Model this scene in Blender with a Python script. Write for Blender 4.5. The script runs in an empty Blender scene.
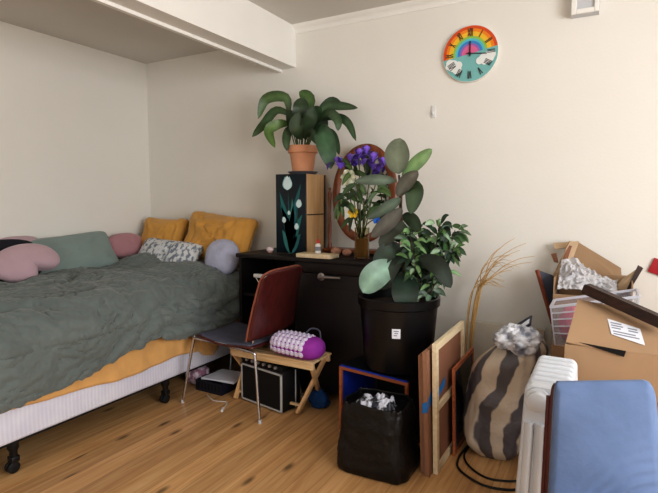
import bpy, bmesh, math, random
from mathutils import Vector, Matrix, Euler, noise
random.seed(7)
SC = bpy.context.scene
COL = SC.collection
PI = math.pi
V = Vector

# ------------------------------------------------------------------ camera
CAM_H = 1.3
PITCH = math.radians(5.3132)
YAW = math.radians(29.0567)
FPX = 500.0
cd = bpy.data.cameras.new('camera')
cam = bpy.data.objects.new('camera', cd)
COL.objects.link(cam)
cam.location = (0, 0, CAM_H)
cam.rotation_euler = (PI/2 - PITCH, 0, YAW)
cd.sensor_width = 36.0
cd.lens = FPX*36.0/658.0
cd.clip_start = 0.05
SC.camera = cam
_R = Euler((PI/2 - PITCH, 0, YAW)).to_matrix()

def at(px, py, y):
    """world point on the plane Y=y seen at this place of the photograph"""
    d = _R @ V(((px-329.0)/FPX, (246.5-py)/FPX, -1.0))
    return V((0, 0, CAM_H)) + d*(y/d.y)

# ------------------------------------------------------------------ materials
def nd(nt, t, **kw):
    n = nt.nodes.new(t)
    for k, v in kw.items():
        setattr(n, k, v)
    return n

def rgb(h):
    """sRGB 0-255 triple -> linear"""
    out = []
    for c in h:
        c = c/255.0
        out.append(c/12.92 if c <= 0.04045 else ((c+0.055)/1.055)**2.4)
    return tuple(out) + (1.0,)

def mat(name, col, rough=0.6, var=0.10, scale=12.0, bump=0.0, bscale=None, metal=0.0,
        trans=0.0, ior=1.45, alpha=1.0, sheen=0.0, stretch=(1, 1, 1), spec=0.5, attr=False, coat=0.0, detail=4.0):
    m = bpy.data.materials.new(name)
    m.use_nodes = True
    nt = m.node_tree
    b = nt.nodes['Principled BSDF']
    b.inputs['Roughness'].default_value = rough
    b.inputs['Metallic'].default_value = metal
    b.inputs['IOR'].default_value = ior
    b.inputs['Transmission Weight'].default_value = trans
    b.inputs['Alpha'].default_value = alpha
    b.inputs['Specular IOR Level'].default_value = spec
    b.inputs['Coat Weight'].default_value = coat
    if sheen:
        b.inputs['Sheen Weight'].default_value = sheen
    tc = nd(nt, 'ShaderNodeTexCoord')
    mp = nd(nt, 'ShaderNodeMapping')
    mp.inputs['Scale'].default_value = stretch
    nt.links.new(tc.outputs['Object'], mp.inputs['Vector'])
    nz = nd(nt, 'ShaderNodeTexNoise')
    nz.inputs['Scale'].default_value = scale
    nz.inputs['Detail'].default_value = detail
    nt.links.new(mp.outputs['Vector'], nz.inputs['Vector'])
    rp = nd(nt, 'ShaderNodeMapRange')
    rp.inputs['From Min'].default_value = 0.3
    rp.inputs['From Max'].default_value = 0.7
    rp.inputs['To Min'].default_value = 1.0-var
    rp.inputs['To Max'].default_value = 1.0+var
    nt.links.new(nz.outputs['Fac'], rp.inputs['Value'])
    mx = nd(nt, 'ShaderNodeVectorMath', operation='MULTIPLY')
    if attr:
        at_ = nd(nt, 'ShaderNodeAttribute', attribute_name='tint')
        nt.links.new(at_.outputs['Color'], mx.inputs[0])
    else:
        c = rgb(col)
        mx.inputs[0].default_value = c[:3]
    nt.links.new(rp.outputs['Result'], mx.inputs[1])
    nt.links.new(mx.outputs['Vector'], b.inputs['Base Color'])
    if bump:
        n2 = nd(nt, 'ShaderNodeTexNoise')
        n2.inputs['Scale'].default_value = bscale or scale*3
        n2.inputs['Detail'].default_value = 5
        nt.links.new(mp.outputs['Vector'], n2.inputs['Vector'])
        bp = nd(nt, 'ShaderNodeBump')
        bp.inputs['Strength'].default_value = bump
        bp.inputs['Distance'].default_value = 0.01
        nt.links.new(n2.outputs['Fac'], bp.inputs['Height'])
        nt.links.new(bp.outputs['Normal'], b.inputs['Normal'])
    return m

def wood(name, c1, c2, rough=0.45, scale=6.0, axis='x', ring=18.0, coat=0.0):
    m = bpy.data.materials.new(name)
    m.use_nodes = True
    nt = m.node_tree
    b = nt.nodes['Principled BSDF']
    b.inputs['Roughness'].default_value = rough
    b.inputs['Coat Weight'].default_value = coat
    tc = nd(nt, 'ShaderNodeTexCoord')
    mp = nd(nt, 'ShaderNodeMapping')
    s = [1, 1, 1]
    s['xyz'.index(axis)] = 0.09
    mp.inputs['Scale'].default_value = s
    nt.links.new(tc.outputs['Object'], mp.inputs['Vector'])
    nz = nd(nt, 'ShaderNodeTexNoise')
    nz.inputs['Scale'].default_value = scale*ring/2
    nz.inputs['Detail'].default_value = 6
    nz.inputs['Distortion'].default_value = 0.6
    nt.links.new(mp.outputs['Vector'], nz.inputs['Vector'])
    cr = nd(nt, 'ShaderNodeValToRGB')
    cr.color_ramp.elements[0].position = 0.32
    cr.color_ramp.elements[1].position = 0.68
    cr.color_ramp.elements[0].color = rgb(c1)
    cr.color_ramp.elements[1].color = rgb(c2)
    nt.links.new(nz.outputs['Fac'], cr.inputs['Fac'])
    nt.links.new(cr.outputs['Color'], b.inputs['Base Color'])
    return m

def floor_mat():
    m = bpy.data.materials.new('pine_floorboards')
    m.use_nodes = True
    nt = m.node_tree
    L = nt.links.new
    b = nt.nodes['Principled BSDF']
    tc = nd(nt, 'ShaderNodeTexCoord')
    sp = nd(nt, 'ShaderNodeSeparateXYZ')
    L(tc.outputs['Object'], sp.inputs[0])
    W = 0.135
    dv = nd(nt, 'ShaderNodeMath', operation='DIVIDE'); dv.inputs[1].default_value = W
    L(sp.outputs['X'], dv.inputs[0])
    fl = nd(nt, 'ShaderNodeMath', operation='FLOOR'); L(dv.outputs[0], fl.inputs[0])
    fr = nd(nt, 'ShaderNodeMath', operation='FRACT'); L(dv.outputs[0], fr.inputs[0])
    wn = nd(nt, 'ShaderNodeTexWhiteNoise', noise_dimensions='1D'); L(fl.outputs[0], wn.inputs['W'])
    # lengthwise shift per board
    ml = nd(nt, 'ShaderNodeMath', operation='MULTIPLY'); ml.inputs[1].default_value = 7.3
    L(wn.outputs['Value'], ml.inputs[0])
    ad = nd(nt, 'ShaderNodeMath', operation='ADD'); L(sp.outputs['Y'], ad.inputs[0]); L(ml.outputs[0], ad.inputs[1])
    cb = nd(nt, 'ShaderNodeCombineXYZ')
    L(sp.outputs['X'], cb.inputs['X']); L(ad.outputs[0], cb.inputs['Y']); L(ml.outputs[0], cb.inputs['Z'])
    mp = nd(nt, 'ShaderNodeMapping'); mp.inputs['Scale'].default_value = (1, 0.055, 1)
    L(cb.outputs[0], mp.inputs['Vector'])
    g = nd(nt, 'ShaderNodeTexNoise'); g.inputs['Scale'].default_value = 30; g.inputs['Detail'].default_value = 5; g.inputs['Distortion'].default_value = 1.2
    L(mp.outputs[0], g.inputs['Vector'])
    cr = nd(nt, 'ShaderNodeValToRGB')
    e = cr.color_ramp.elements
    e[0].position = 0.25; e[0].color = rgb((176, 130, 86))
    e[1].position = 0.75; e[1].color = rgb((220, 182, 134))
    x = cr.color_ramp.elements.new(0.5); x.color = rgb((204, 160, 110))
    L(g.outputs['Fac'], cr.inputs['Fac'])
    # board to board tone
    mr = nd(nt, 'ShaderNodeMapRange'); mr.inputs['To Min'].default_value = 0.86; mr.inputs['To Max'].default_value = 1.10
    L(wn.outputs['Value'], mr.inputs['Value'])
    vm = nd(nt, 'ShaderNodeVectorMath', operation='MULTIPLY'); L(cr.outputs['Color'], vm.inputs[0]); L(mr.outputs[0], vm.inputs[1])
    # knots: sparse dark ovals
    mk = nd(nt, 'ShaderNodeMapping'); mk.inputs['Scale'].default_value = (3.6, 1.25, 1.0)
    L(cb.outputs[0], mk.inputs['Vector'])
    vo = nd(nt, 'ShaderNodeTexVoronoi'); vo.inputs['Scale'].default_value = 1.0
    vo.voronoi_dimensions = '2D'
    L(mk.outputs[0], vo.inputs['Vector'])
    kr = nd(nt, 'ShaderNodeMapRange'); kr.inputs['From Min'].default_value = 0.022; kr.inputs['From Max'].default_value = 0.075
    kr.inputs['To Min'].default_value = 0.32; kr.inputs['To Max'].default_value = 1.0
    L(vo.outputs['Distance'], kr.inputs['Value'])
    vm2 = nd(nt, 'ShaderNodeVectorMath', operation='MULTIPLY'); L(vm.outputs[0], vm2.inputs[0]); L(kr.outputs[0], vm2.inputs[1])
    # seams
    pp = nd(nt, 'ShaderNodeMath', operation='PINGPONG'); pp.inputs[1].default_value = 0.5; L(fr.outputs[0], pp.inputs[0])
    sr = nd(nt, 'ShaderNodeMapRange'); sr.inputs['From Min'].default_value = 0.0; sr.inputs['From Max'].default_value = 0.02
    sr.inputs['To Min'].default_value = 0.55; sr.inputs['To Max'].default_value = 1.0
    L(pp.outputs[0], sr.inputs['Value'])
    vm3 = nd(nt, 'ShaderNodeVectorMath', operation='MULTIPLY'); L(vm2.outputs[0], vm3.inputs[0]); L(sr.outputs[0], vm3.inputs[1])
    L(vm3.outputs[0], b.inputs['Base Color'])
    b.inputs['Roughness'].default_value = 0.42
    b.inputs['Specular IOR Level'].default_value = 0.45
    return m

def rib_mat(name, c, cdark, freq, axis='Y', rough=0.8):
    """fabric with fine ribs along one axis"""
    m = bpy.data.materials.new(name)
    m.use_nodes = True
    nt = m.node_tree; L = nt.links.new
    b = nt.nodes['Principled BSDF']; b.inputs['Roughness'].default_value = rough
    tc = nd(nt, 'ShaderNodeTexCoord'); sp = nd(nt, 'ShaderNodeSeparateXYZ'); L(tc.outputs['Object'], sp.inputs[0])
    mu = nd(nt, 'ShaderNodeMath', operation='MULTIPLY'); mu.inputs[1].default_value = freq; L(sp.outputs[axis], mu.inputs[0])
    sn = nd(nt, 'ShaderNodeMath', operation='SINE'); L(mu.outputs[0], sn.inputs[0])
    nz = nd(nt, 'ShaderNodeTexNoise'); nz.inputs['Scale'].default_value = 9; L(tc.outputs['Object'], nz.inputs['Vector'])
    ad = nd(nt, 'ShaderNodeMath', operation='MULTIPLY_ADD'); ad.inputs[1].default_value = 0.14; L(sn.outputs[0], ad.inputs[0]); L(nz.outputs['Fac'], ad.inputs[2])
    cr = nd(nt, 'ShaderNodeValToRGB'); cr.color_ramp.elements[0].color = rgb(cdark); cr.color_ramp.elements[1].color = rgb(c)
    cr.color_ramp.elements[0].position = 0.2; cr.color_ramp.elements[1].position = 0.7
    L(ad.outputs[0], cr.inputs['Fac']); L(cr.outputs['Color'], b.inputs['Base Color'])
    bp = nd(nt, 'ShaderNodeBump'); bp.inputs['Strength'].default_value = 0.10; bp.inputs['Distance'].default_value = 0.01
    L(sn.outputs[0], bp.inputs['Height']); L(bp.outputs['Normal'], b.inputs['Normal'])
    return m

def blotch_mat(name, c1, c2, scale, lo=0.45, hi=0.55, rough=0.8, stretch=(1, 1, 1)):
    m = bpy.data.materials.new(name)
    m.use_nodes = True
    nt = m.node_tree; L = nt.links.new
    b = nt.nodes['Principled BSDF']; b.inputs['Roughness'].default_value = rough
    tc = nd(nt, 'ShaderNodeTexCoord'); mp = nd(nt, 'ShaderNodeMapping'); mp.inputs['Scale'].default_value = stretch
    L(tc.outputs['Object'], mp.inputs['Vector'])
    nz = nd(nt, 'ShaderNodeTexNoise'); nz.inputs['Scale'].default_value = scale; nz.inputs['Detail'].default_value = 3; L(mp.outputs[0], nz.inputs['Vector'])
    cr = nd(nt, 'ShaderNodeValToRGB'); cr.color_ramp.elements[0].color = rgb(c1); cr.color_ramp.elements[1].color = rgb(c2)
    cr.color_ramp.elements[0].position = lo; cr.color_ramp.elements[1].position = hi
    L(nz.outputs['Fac'], cr.inputs['Fac']); L(cr.outputs['Color'], b.inputs['Base Color'])
    return m

M = {}
M['wall'] = mat('painted_wall', (234, 231, 224), 0.85, 0.02, 1.5, 0.08, 60)
M['wall_alcove'] = M['wall']
M['ceiling'] = mat('ceiling_paint', (214, 210, 204), 0.9, 0.02, 2)
M['trim'] = mat('gloss_white_trim', (240, 238, 233), 0.55, 0.02, 3)
M['floor'] = floor_mat()
M['bedbase'] = rib_mat('ribbed_white_cloth', (222, 222, 234), (206, 206, 222), 300, 'Y')
M['mattress'] = mat('mattress_ticking', (225, 222, 216), 0.9)
M['mustard'] = mat('mustard_cotton', (216, 168, 106), 0.85, 0.10, 9, 0.35, 16, sheen=0.2)
M['mustard_pillow'] = mat('mustard_pillowcase', (208, 156, 78), 0.8, 0.10, 7, 0.4, 13, sheen=0.2)
M['duvet'] = mat('grey_green_linen', (104, 113, 111), 0.9, 0.10, 5, 0.55, 22, sheen=0.25, detail=6)
M['sage'] = mat('sage_cotton', (136, 152, 148), 0.85, 0.07, 5, 0.3, 12, sheen=0.2)
M['pink'] = mat('dusty_pink_cotton', (190, 162, 170), 0.9, 0.06, 6, 0.15, 30, sheen=0.3)
M['rose'] = mat('rose_cotton', (178, 132, 138), 0.9, 0.06, 6, 0.2, 20, sheen=0.3)
M['navy'] = mat('near_black_navy_cloth', (34, 34, 44), 0.9)
M['pattern_pillow'] = blotch_mat('grey_white_print', (128, 138, 152), (222, 224, 226), 34, 0.42, 0.50, stretch=(1, 1, 0.5))
M['lavender'] = mat('lavender_grey_knit', (176, 178, 198), 0.95, 0.08, 20, 0.3, 60, sheen=0.2)
M['black_plastic'] = mat('black_plastic', (20, 20, 22), 0.45, 0.1)
M['rubber'] = mat('black_rubber', (16, 16, 17), 0.7)
M['chrome'] = mat('chrome_steel', (200, 200, 205), 0.22, 0.04, 8, metal=1.0)
M['darkpad'] = mat('charcoal_seat_cloth', (88, 90, 106), 0.75, 0.15, 14, 0.1, 80)
M['burgundy'] = wood('burgundy_stained_ply', (66, 27, 26), (88, 38, 34), 0.35, 5, 'z', coat=0.3)
M['plyedge'] = wood('worn_ply_edge', (120, 62, 48), (150, 88, 66), 0.5, 5, 'z')
M['lightwood'] = wood('light_birch', (206, 172, 126), (232, 204, 164), 0.5, 5, 'x')
M['lightwood_z'] = wood('light_birch_upright', (206, 164, 116), (226, 190, 144), 0.5, 5, 'z')
M['cream_wood'] = wood('cream_pine', (216, 196, 160), (232, 216, 186), 0.6, 5, 'y')
M['amp'] = mat('black_vinyl', (16, 15, 17), 0.6, 0.2, 60, 0.15, 200)
M['grille'] = mat('black_grille_cloth', (14, 13, 14), 0.85, 0.3, 200, 0.2, 400)
M['piping'] = mat('silver_piping', (190, 190, 190), 0.45, 0.05)
M['knob'] = mat('silver_knob', (176, 176, 180), 0.3, 0.05, metal=0.7)
M['purple'] = mat('purple_cotton', (146, 50, 156), 0.8, 0.08, 20, 0.1, 60)
M['spikes'] = mat('pale_lilac_plastic', (222, 214, 240), 0.4, 0.03)
M['blue_cloth'] = mat('deep_blue_cloth', (18, 62, 112), 0.85, 0.2, 12, 0.4, 30)
M['dresser'] = wood('espresso_wood', (17, 10, 11), (28, 15, 15), 0.6, 5, 'x')
M['dresser_z'] = wood('espresso_wood_upright', (17, 10, 11), (27, 15, 15), 0.6, 5, 'z')
M['dark_inside'] = mat('dark_interior', (14, 11, 12), 0.8)
M['steel'] = mat('brushed_steel', (168, 164, 164), 0.35, 0.06, metal=0.8)
M['terracotta'] = mat('terracotta', (216, 158, 124), 0.85, 0.08, 10, 0.1, 60)
M['soil'] = mat('potting_soil', (38, 28, 22), 0.95, 0.3, 60, 0.6, 90)
M['saucer'] = mat('grey_glazed_saucer', (92, 96, 108), 0.4)
M['leaf'] = mat('leaf_green', (60, 84, 50), 0.42, 0.18, 20, attr=True)
M['stem'] = mat('leaf_stem', (84, 96, 58), 0.6)
M['branch'] = mat('dark_plant_stem', (74, 58, 44), 0.7)
M['tint'] = mat('flat_painted_colour', (255, 255, 255), 0.6, 0.04, 20, attr=True)
M['petal'] = mat('flower_petal', (255, 255, 255), 0.6, 0.10, 60, attr=True, sheen=0.2)
M['cab_black'] = mat('black_teal_lacquer', (12, 28, 38), 0.35, 0.2, 6)
M['mirror_wood'] = wood('chestnut_frame_wood', (96, 50, 28), (140, 78, 44), 0.4, 5, 'z', coat=0.2)
M['mirror'] = mat('mirror_glass', (214, 220, 220), 0.03, 0.0, metal=1.0)
M['glass'] = mat('clear_glass', (226, 222, 206), 0.05, 0.0, trans=1.0, ior=1.2)
M['water'] = mat('amber_water', (176, 134, 82), 0.1, 0.05, 8, trans=0.35, ior=1.2)
M['white_plastic'] = mat('white_plastic', (228, 228, 226), 0.4, 0.02)
M['red_plastic'] = mat('red_plastic', (196, 40, 44), 0.45)
M['porcelain'] = mat('porcelain', (222, 204, 206), 0.3, 0.03)
M['shell'] = mat('shell_pink', (198, 150, 128), 0.5, 0.2, 30)
M['pot_black'] = mat('black_glazed_pot', (15, 15, 18), 0.3, 0.2, 10)
M['crate_orange'] = wood('orange_stained_wood', (150, 84, 52), (184, 108, 70), 0.5, 5, 'x')
M['crate_black'] = mat('black_crate_panel', (14, 14, 17), 0.5, 0.2)
M['blue_paint'] = mat('cobalt_paint', (26, 58, 170), 0.6)
M['bag_black'] = mat('black_polythene', (14, 14, 16), 0.38, 0.3, 12, 0.6, 18)
M['crumple'] = blotch_mat('crumpled_print_plastic', (40, 42, 52), (214, 216, 228), 24, 0.46, 0.54, 0.35)
M['cardboard'] = mat('cardboard', (168, 138, 108), 0.85, 0.05, 6)
M['cardboard2'] = mat('cardboard_worn', (168, 134, 104), 0.85, 0.07, 5)
M['card_in'] = mat('cardboard_inner', (196, 170, 140), 0.9, 0.05)  # paler brown for the inner faces of the carton flaps
M['kraft'] = mat('brown_hardboard', (152, 112, 88), 0.8, 0.06, 8)
M['kraft2'] = mat('brown_canvas_back', (142, 100, 78), 0.85, 0.08, 8)
M['tape'] = mat('blue_masking_tape', (36, 118, 190), 0.6)
M['picture_dark'] = blotch_mat('dark_picture_painted_reflection', (24, 26, 34), (96, 104, 130), 4, 0.4, 0.75, 0.15)  # blue-grey blotches paint a bluish reflection into the dark picture
M['straw'] = mat('dried_willow', (196, 158, 102), 0.7, 0.15, 30)
M['white_board'] = mat('off_white_board', (214, 206, 192), 0.7, 0.03)
M['heater'] = mat('white_enamel', (204, 207, 212), 0.4, 0.02)
M['heater_grey'] = mat('pale_grey_plastic', (200, 202, 206), 0.45, 0.02)
M['bluechair'] = mat('denim_blue_upholstery', (98, 118, 154), 0.85, 0.14, 6, 0.25, 26, sheen=0.15)
M['maroon'] = wood('maroon_wood', (56, 20, 20), (84, 32, 30), 0.4, 5, 'z', coat=0.2)
M['darkbar'] = wood('dark_brown_bar', (34, 20, 16), (62, 38, 30), 0.5, 5, 'x')
M['paper'] = mat('white_paper', (226, 228, 236), 0.7, 0.02)
M['ink'] = mat('grey_ink', (136, 138, 148), 0.7)
M['tub'] = mat('translucent_polypropylene', (222, 224, 236), 0.3, 0.02, trans=0.0, alpha=0.13)
M['tub_rib'] = mat('pale_plastic_rib', (226, 226, 236), 0.35, 0.02, alpha=0.8)
M['pinkcloth'] = mat('magenta_pink_cloth', (206, 104, 128), 0.85, 0.12, 10, 0.3, 20)
M['greycloth'] = mat('blue_grey_cloth', (148, 150, 178), 0.85, 0.12, 10, 0.3, 20)
M['bubble'] = mat('bubble_wrap', (226, 226, 230), 0.18, 0.06, 30, 0.4, 60, alpha=0.6)
M['slate'] = mat('slate_grey_board', (70, 74, 88), 0.7)
M['red'] = mat('crimson_board', (176, 42, 52), 0.6)
M['cable'] = mat('black_cable', (18, 17, 17), 0.55)
M['whitecable'] = mat('white_cable', (216, 214, 210), 0.5)
M['foil'] = blotch_mat('silver_grey_plastic', (128, 134, 150), (224, 226, 232), 20, 0.38, 0.58, 0.3)
M['clothpink'] = blotch_mat('pink_white_print', (150, 108, 130), (216, 200, 212), 26, 0.42, 0.56)
M['basket'] = mat('dark_blue_plastic', (26, 28, 44), 0.5)
M['windowframe'] = mat('window_frame_paint', (236, 236, 232), 0.5)

def stripe_mat():
    """broad grey and cream stripes, wavy, running down the bag"""
    m = bpy.data.materials.new('grey_cream_stripes')
    m.use_nodes = True
    nt = m.node_tree; L = nt.links.new
    b = nt.nodes['Principled BSDF']; b.inputs['Roughness'].default_value = 0.55
    b.inputs['Coat Weight'].default_value = 0.25; b.inputs['Coat Roughness'].default_value = 0.25
    a = nd(nt, 'ShaderNodeAttribute', attribute_name='tint')
    nz = nd(nt, 'ShaderNodeTexNoise'); nz.inputs['Scale'].default_value = 7
    tc = nd(nt, 'ShaderNodeTexCoord'); L(tc.outputs['Object'], nz.inputs['Vector'])
    sp = nd(nt, 'ShaderNodeSeparateColor'); L(a.outputs['Color'], sp.inputs[0])
    ad = nd(nt, 'ShaderNodeMath', operation='MULTIPLY_ADD'); ad.inputs[1].default_value = 0.13
    L(nz.outputs['Fac'], ad.inputs[0]); L(sp.outputs[0], ad.inputs[2])
    mu = nd(nt, 'ShaderNodeMath', operation='MULTIPLY'); mu.inputs[1].default_value = 5.2; L(ad.outputs[0], mu.inputs[0])
    fr = nd(nt, 'ShaderNodeMath', operation='FRACT'); L(mu.outputs[0], fr.inputs[0])
    cr = nd(nt, 'ShaderNodeValToRGB'); cr.color_ramp.interpolation = 'EASE'
    e = cr.color_ramp.elements
    e[0].position = 0.40; e[0].color = rgb((84, 80, 84))
    e[1].position = 0.47; e[1].color = rgb((186, 172, 154))
    x = e.new(0.93); x.color = rgb((190, 176, 160))
    x = e.new(1.0); x.color = rgb((84, 80, 84))
    L(fr.outputs[0], cr.inputs['Fac']); L(cr.outputs['Color'], b.inputs['Base Color'])
    n2 = nd(nt, 'ShaderNodeTexNoise'); n2.inputs['Scale'].default_value = 14; n2.inputs['Detail'].default_value = 5
    L(tc.outputs['Object'], n2.inputs['Vector'])
    bp = nd(nt, 'ShaderNodeBump'); bp.inputs['Strength'].default_value = 0.6; bp.inputs['Distance'].default_value = 0.02
    L(n2.outputs['Fac'], bp.inputs['Height']); L(bp.outputs['Normal'], b.inputs['Normal'])
    return m
M['stripe'] = stripe_mat()

# ------------------------------------------------------------------ object helpers
INV = {}

def thing(name, label, cat, loc=(0, 0, 0), rotz=0.0, group=None):
    o = bpy.data.objects.new(name, None)
    COL.objects.link(o)
    o.empty_display_size = 0.05
    o.location = loc
    o.rotation_euler = (0, 0, rotz)
    o['label'] = label
    o['category'] = cat
    if group:
        o['group'] = group
    INV[o.name] = (Matrix.Translation(loc) @ Matrix.Rotation(rotz, 4, 'Z')).inverted()
    return o

def tag(o, label, cat, group=None, kind=None):
    o['label'] = label
    o['category'] = cat
    if group:
        o['group'] = group
    if kind:
        o['kind'] = kind
    return o

class MB:
    """collects shapes, all in world coordinates, and links them as ONE mesh object"""
    def __init__(self):
        self.bm = bmesh.new()
        self.col = self.bm.loops.layers.float_color.new('tint')
        self.cur = (1, 1, 1, 1)

    def _paint(self, faces):
        for f in faces:
            for l in f.loops:
                l[self.col] = self.cur

    def tint(self, c):
        self.cur = rgb(c)
        return self

    def verts_faces(self, vs, fs):
        bv = [self.bm.verts.new(v) for v in vs]
        out = []
        for f in fs:
            try:
                out.append(self.bm.faces.new([bv[i] for i in f]))
            except ValueError:
                pass
        self._paint(out)
        return bv, out

    def box(self, lo, hi, mtx=None, bevel=0.0, seg=2):
        lo = V(lo); hi = V(hi)
        vs = [V((x, y, z)) for x in (lo.x, hi.x) for y in (lo.y, hi.y) for z in (lo.z, hi.z)]
        fs = [(0, 1, 3, 2), (4, 6, 7, 5), (0, 4, 5, 1), (2, 3, 7, 6), (0, 2, 6, 4), (1, 5, 7, 3)]
        if mtx is not None:
            vs = [mtx @ v for v in vs]
        bv, bf = self.verts_faces(vs, fs)
        if bevel:
            es = list({e for f in bf for e in f.edges})
            r = bmesh.ops.bevel(self.bm, geom=es, offset=bevel, segments=seg, affect='EDGES', profile=0.5)
            self._paint(r['faces'])
        return self

    def slab(self, p00, p10, p11, p01, th, bevel=0.0):
        """four-cornered board, thickness added behind its face"""
        a, b_, c, d = V(p00), V(p10), V(p11), V(p01)
        n = (b_-a).cross(d-a).normalized()*th
        vs = [a, b_, c, d, a-n, b_-n, c-n, d-n]
        fs = [(0, 1, 2, 3), (7, 6, 5, 4), (0, 4, 5, 1), (1, 5, 6, 2), (2, 6, 7, 3), (3, 7, 4, 0)]
        bv, bf = self.verts_faces(vs, fs)
        if bevel:
            es = list({e for f in bf for e in f.edges})
            r = bmesh.ops.bevel(self.bm, geom=es, offset=bevel, segments=2, affect='EDGES')
            self._paint(r['faces'])
        return self

    def bar(self, a, b, w, h, up=(0, 0, 1), bevel=0.0):
        a = V(a); b = V(b)
        t = (b-a).normalized()
        s = t.cross(V(up))
        if s.length < 1e-4:
            s = t.cross(V((1, 0, 0)))
        s.normalize()
        u = s.cross(t).normalized()
        vs = [p + s*x + u*y for p in (a, b) for x, y in ((-w/2, -h/2), (w/2, -h/2), (w/2, h/2), (-w/2, h/2))]
        fs = [(3, 2, 1, 0), (4, 5, 6, 7), (0, 1, 5, 4), (1, 2, 6, 5), (2, 3, 7, 6), (3, 0, 4, 7)]
        bv, bf = self.verts_faces(vs, fs)
        if bevel:
            es = list({e for f in bf for e in f.edges})
            r = bmesh.ops.bevel(self.bm, geom=es, offset=bevel, segments=2, affect='EDGES')
            self._paint(r['faces'])
        return self

    def tube(self, pts, r, n=8, smooth_pts=0, cap=True):
        pts = [V(p) for p in pts]
        if smooth_pts:
            pts = spline(pts, smooth_pts)
        N = len(pts)
        rr = r if callable(r) else (lambda t: r)
        rings = []
        prev = None
        for i, p in enumerate(pts):
            t = (pts[min(i+1, N-1)] - pts[max(i-1, 0)]).normalized()
            if prev is None:
                s = t.cross(V((0, 0, 1)))
                if s.length < 1e-3:
                    s = t.cross(V((1, 0, 0)))
            else:
                s = prev - t*prev.dot(t)
            s.normalize()
            prev = s
            u = t.cross(s)
            rad = rr(i/(N-1))
            rings.append([self.bm.verts.new(p + (s*math.cos(2*PI*k/n) + u*math.sin(2*PI*k/n))*rad) for k in range(n)])
        out = []
        for i in range(N-1):
            for k in range(n):
                out.append(self.bm.faces.new((rings[i][k], rings[i][(k+1) % n], rings[i+1][(k+1) % n], rings[i+1][k])))
        if cap:
            out.append(self.bm.faces.new(rings[0][::-1]))
            out.append(self.bm.faces.new(rings[-1]))
        self._paint(out)
        return self

    def lathe(self, prof, c=(0, 0, 0), n=32, mtx=None, a0=0.0, a1=2*PI):
        """profile of (radius, height) turned about the upright axis through c"""
        c = V(c)
        full = abs(a1-a0-2*PI) < 1e-6
        K = n if full else n+1
        rings = []
        for (r, z) in prof:
            if r < 1e-6:
                p = V((0, 0, z))
                p = (mtx @ p if mtx else p) + c
                rings.append([self.bm.verts.new(p)])
            else:
                ring = []
                for k in range(K):
                    a = a0 + (a1-a0)*k/n
                    p = V((r*math.cos(a), r*math.sin(a), z))
                    p = (mtx @ p if mtx else p) + c
                    ring.append(self.bm.verts.new(p))
                rings.append(ring)
        out = []
        for i in range(len(rings)-1):
            A, B = rings[i], rings[i+1]
            for k in range(n):
                k2 = (k+1) % K
                if len(A) == 1 and len(B) == 1:
                    continue
                if len(A) == 1:
                    out.append(self.bm.faces.new((A[0], B[k2], B[k])))
                elif len(B) == 1:
                    out.append(self.bm.faces.new((A[k], A[k2], B[0])))
                else:
                    out.append(self.bm.faces.new((A[k], A[k2], B[k2], B[k])))
        self._paint(out)
        return self

    def grid(self, fn, nu, nv, closed_u=False):
        vs = []
        for j in range(nv+1):
            for i in range(nu if closed_u else nu+1):
                vs.append(V(fn(i/nu, j/nv)))
        K = nu if closed_u else nu+1
        fs = []
        for j in range(nv):
            for i in range(nu):
                i2 = (i+1) % K
                fs.append((j*K+i, j*K+i2, (j+1)*K+i2, (j+1)*K+i))
        return self.verts_faces(vs, fs)

    def poly(self, pts, n, th=0.001):
        """flat shape pushed out by th along n"""
        pts = [V(p) for p in pts]
        n = V(n).normalized()*th
        K = len(pts)
        vs = [p+n for p in pts] + pts
        fs = [tuple(range(K))] + [(i, i+K, (i+1) % K + K, (i+1) % K) for i in range(K)]
        self.verts_faces(vs, fs)
        return self

    def inflate(self, outline, mtx, th, rings=9, sub=1, wr=0.0, seed=0.0, p=0.5, flat=1.0):
        """cushion: an outline in the XY plane swollen to thickness th on both sides"""
        K = len(outline)
        for side in (1, -1):
            vs = []
            for j in range(rings+1):
                r = math.sin(PI/2*j/rings)
                z = max(0.0, 1-r**2.4)**p
                for (x, y) in outline:
                    q = V((x*r, y*r, side*th/2*z*(1.0 if side > 0 else flat)))
                    if wr:
                        k = noise.noise(V((q.x*9+seed, q.y*9, seed*3)))
                        k2 = 1-abs(noise.noise(V((q.x*22+seed, q.y*14, seed))))*2
                        q.z += side*wr*(k + 0.9*k2)*(0.25+z*0.75)
                        q.x += wr*0.5*noise.noise(V((q.y*13, seed, 1)))
                        q.y += wr*0.5*noise.noise(V((q.x*13, seed, 5)))
                    vs.append(mtx @ q)
            fs = []
            for j in range(1, rings):
                for i in range(K):
                    i2 = (i+1) % K
                    f = (j*K+i, (j+1)*K+i, (j+1)*K+i2, j*K+i2)
                    fs.append(f if side > 0 else f[::-1])
            # inner fan
            base = len(vs)
            vs.append(vs[0])
            for i in range(K):
                f = (base, K+i, K+(i+1) % K)
                fs.append(f if side > 0 else f[::-1])
            self.verts_faces(vs, fs)
        return self

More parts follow.
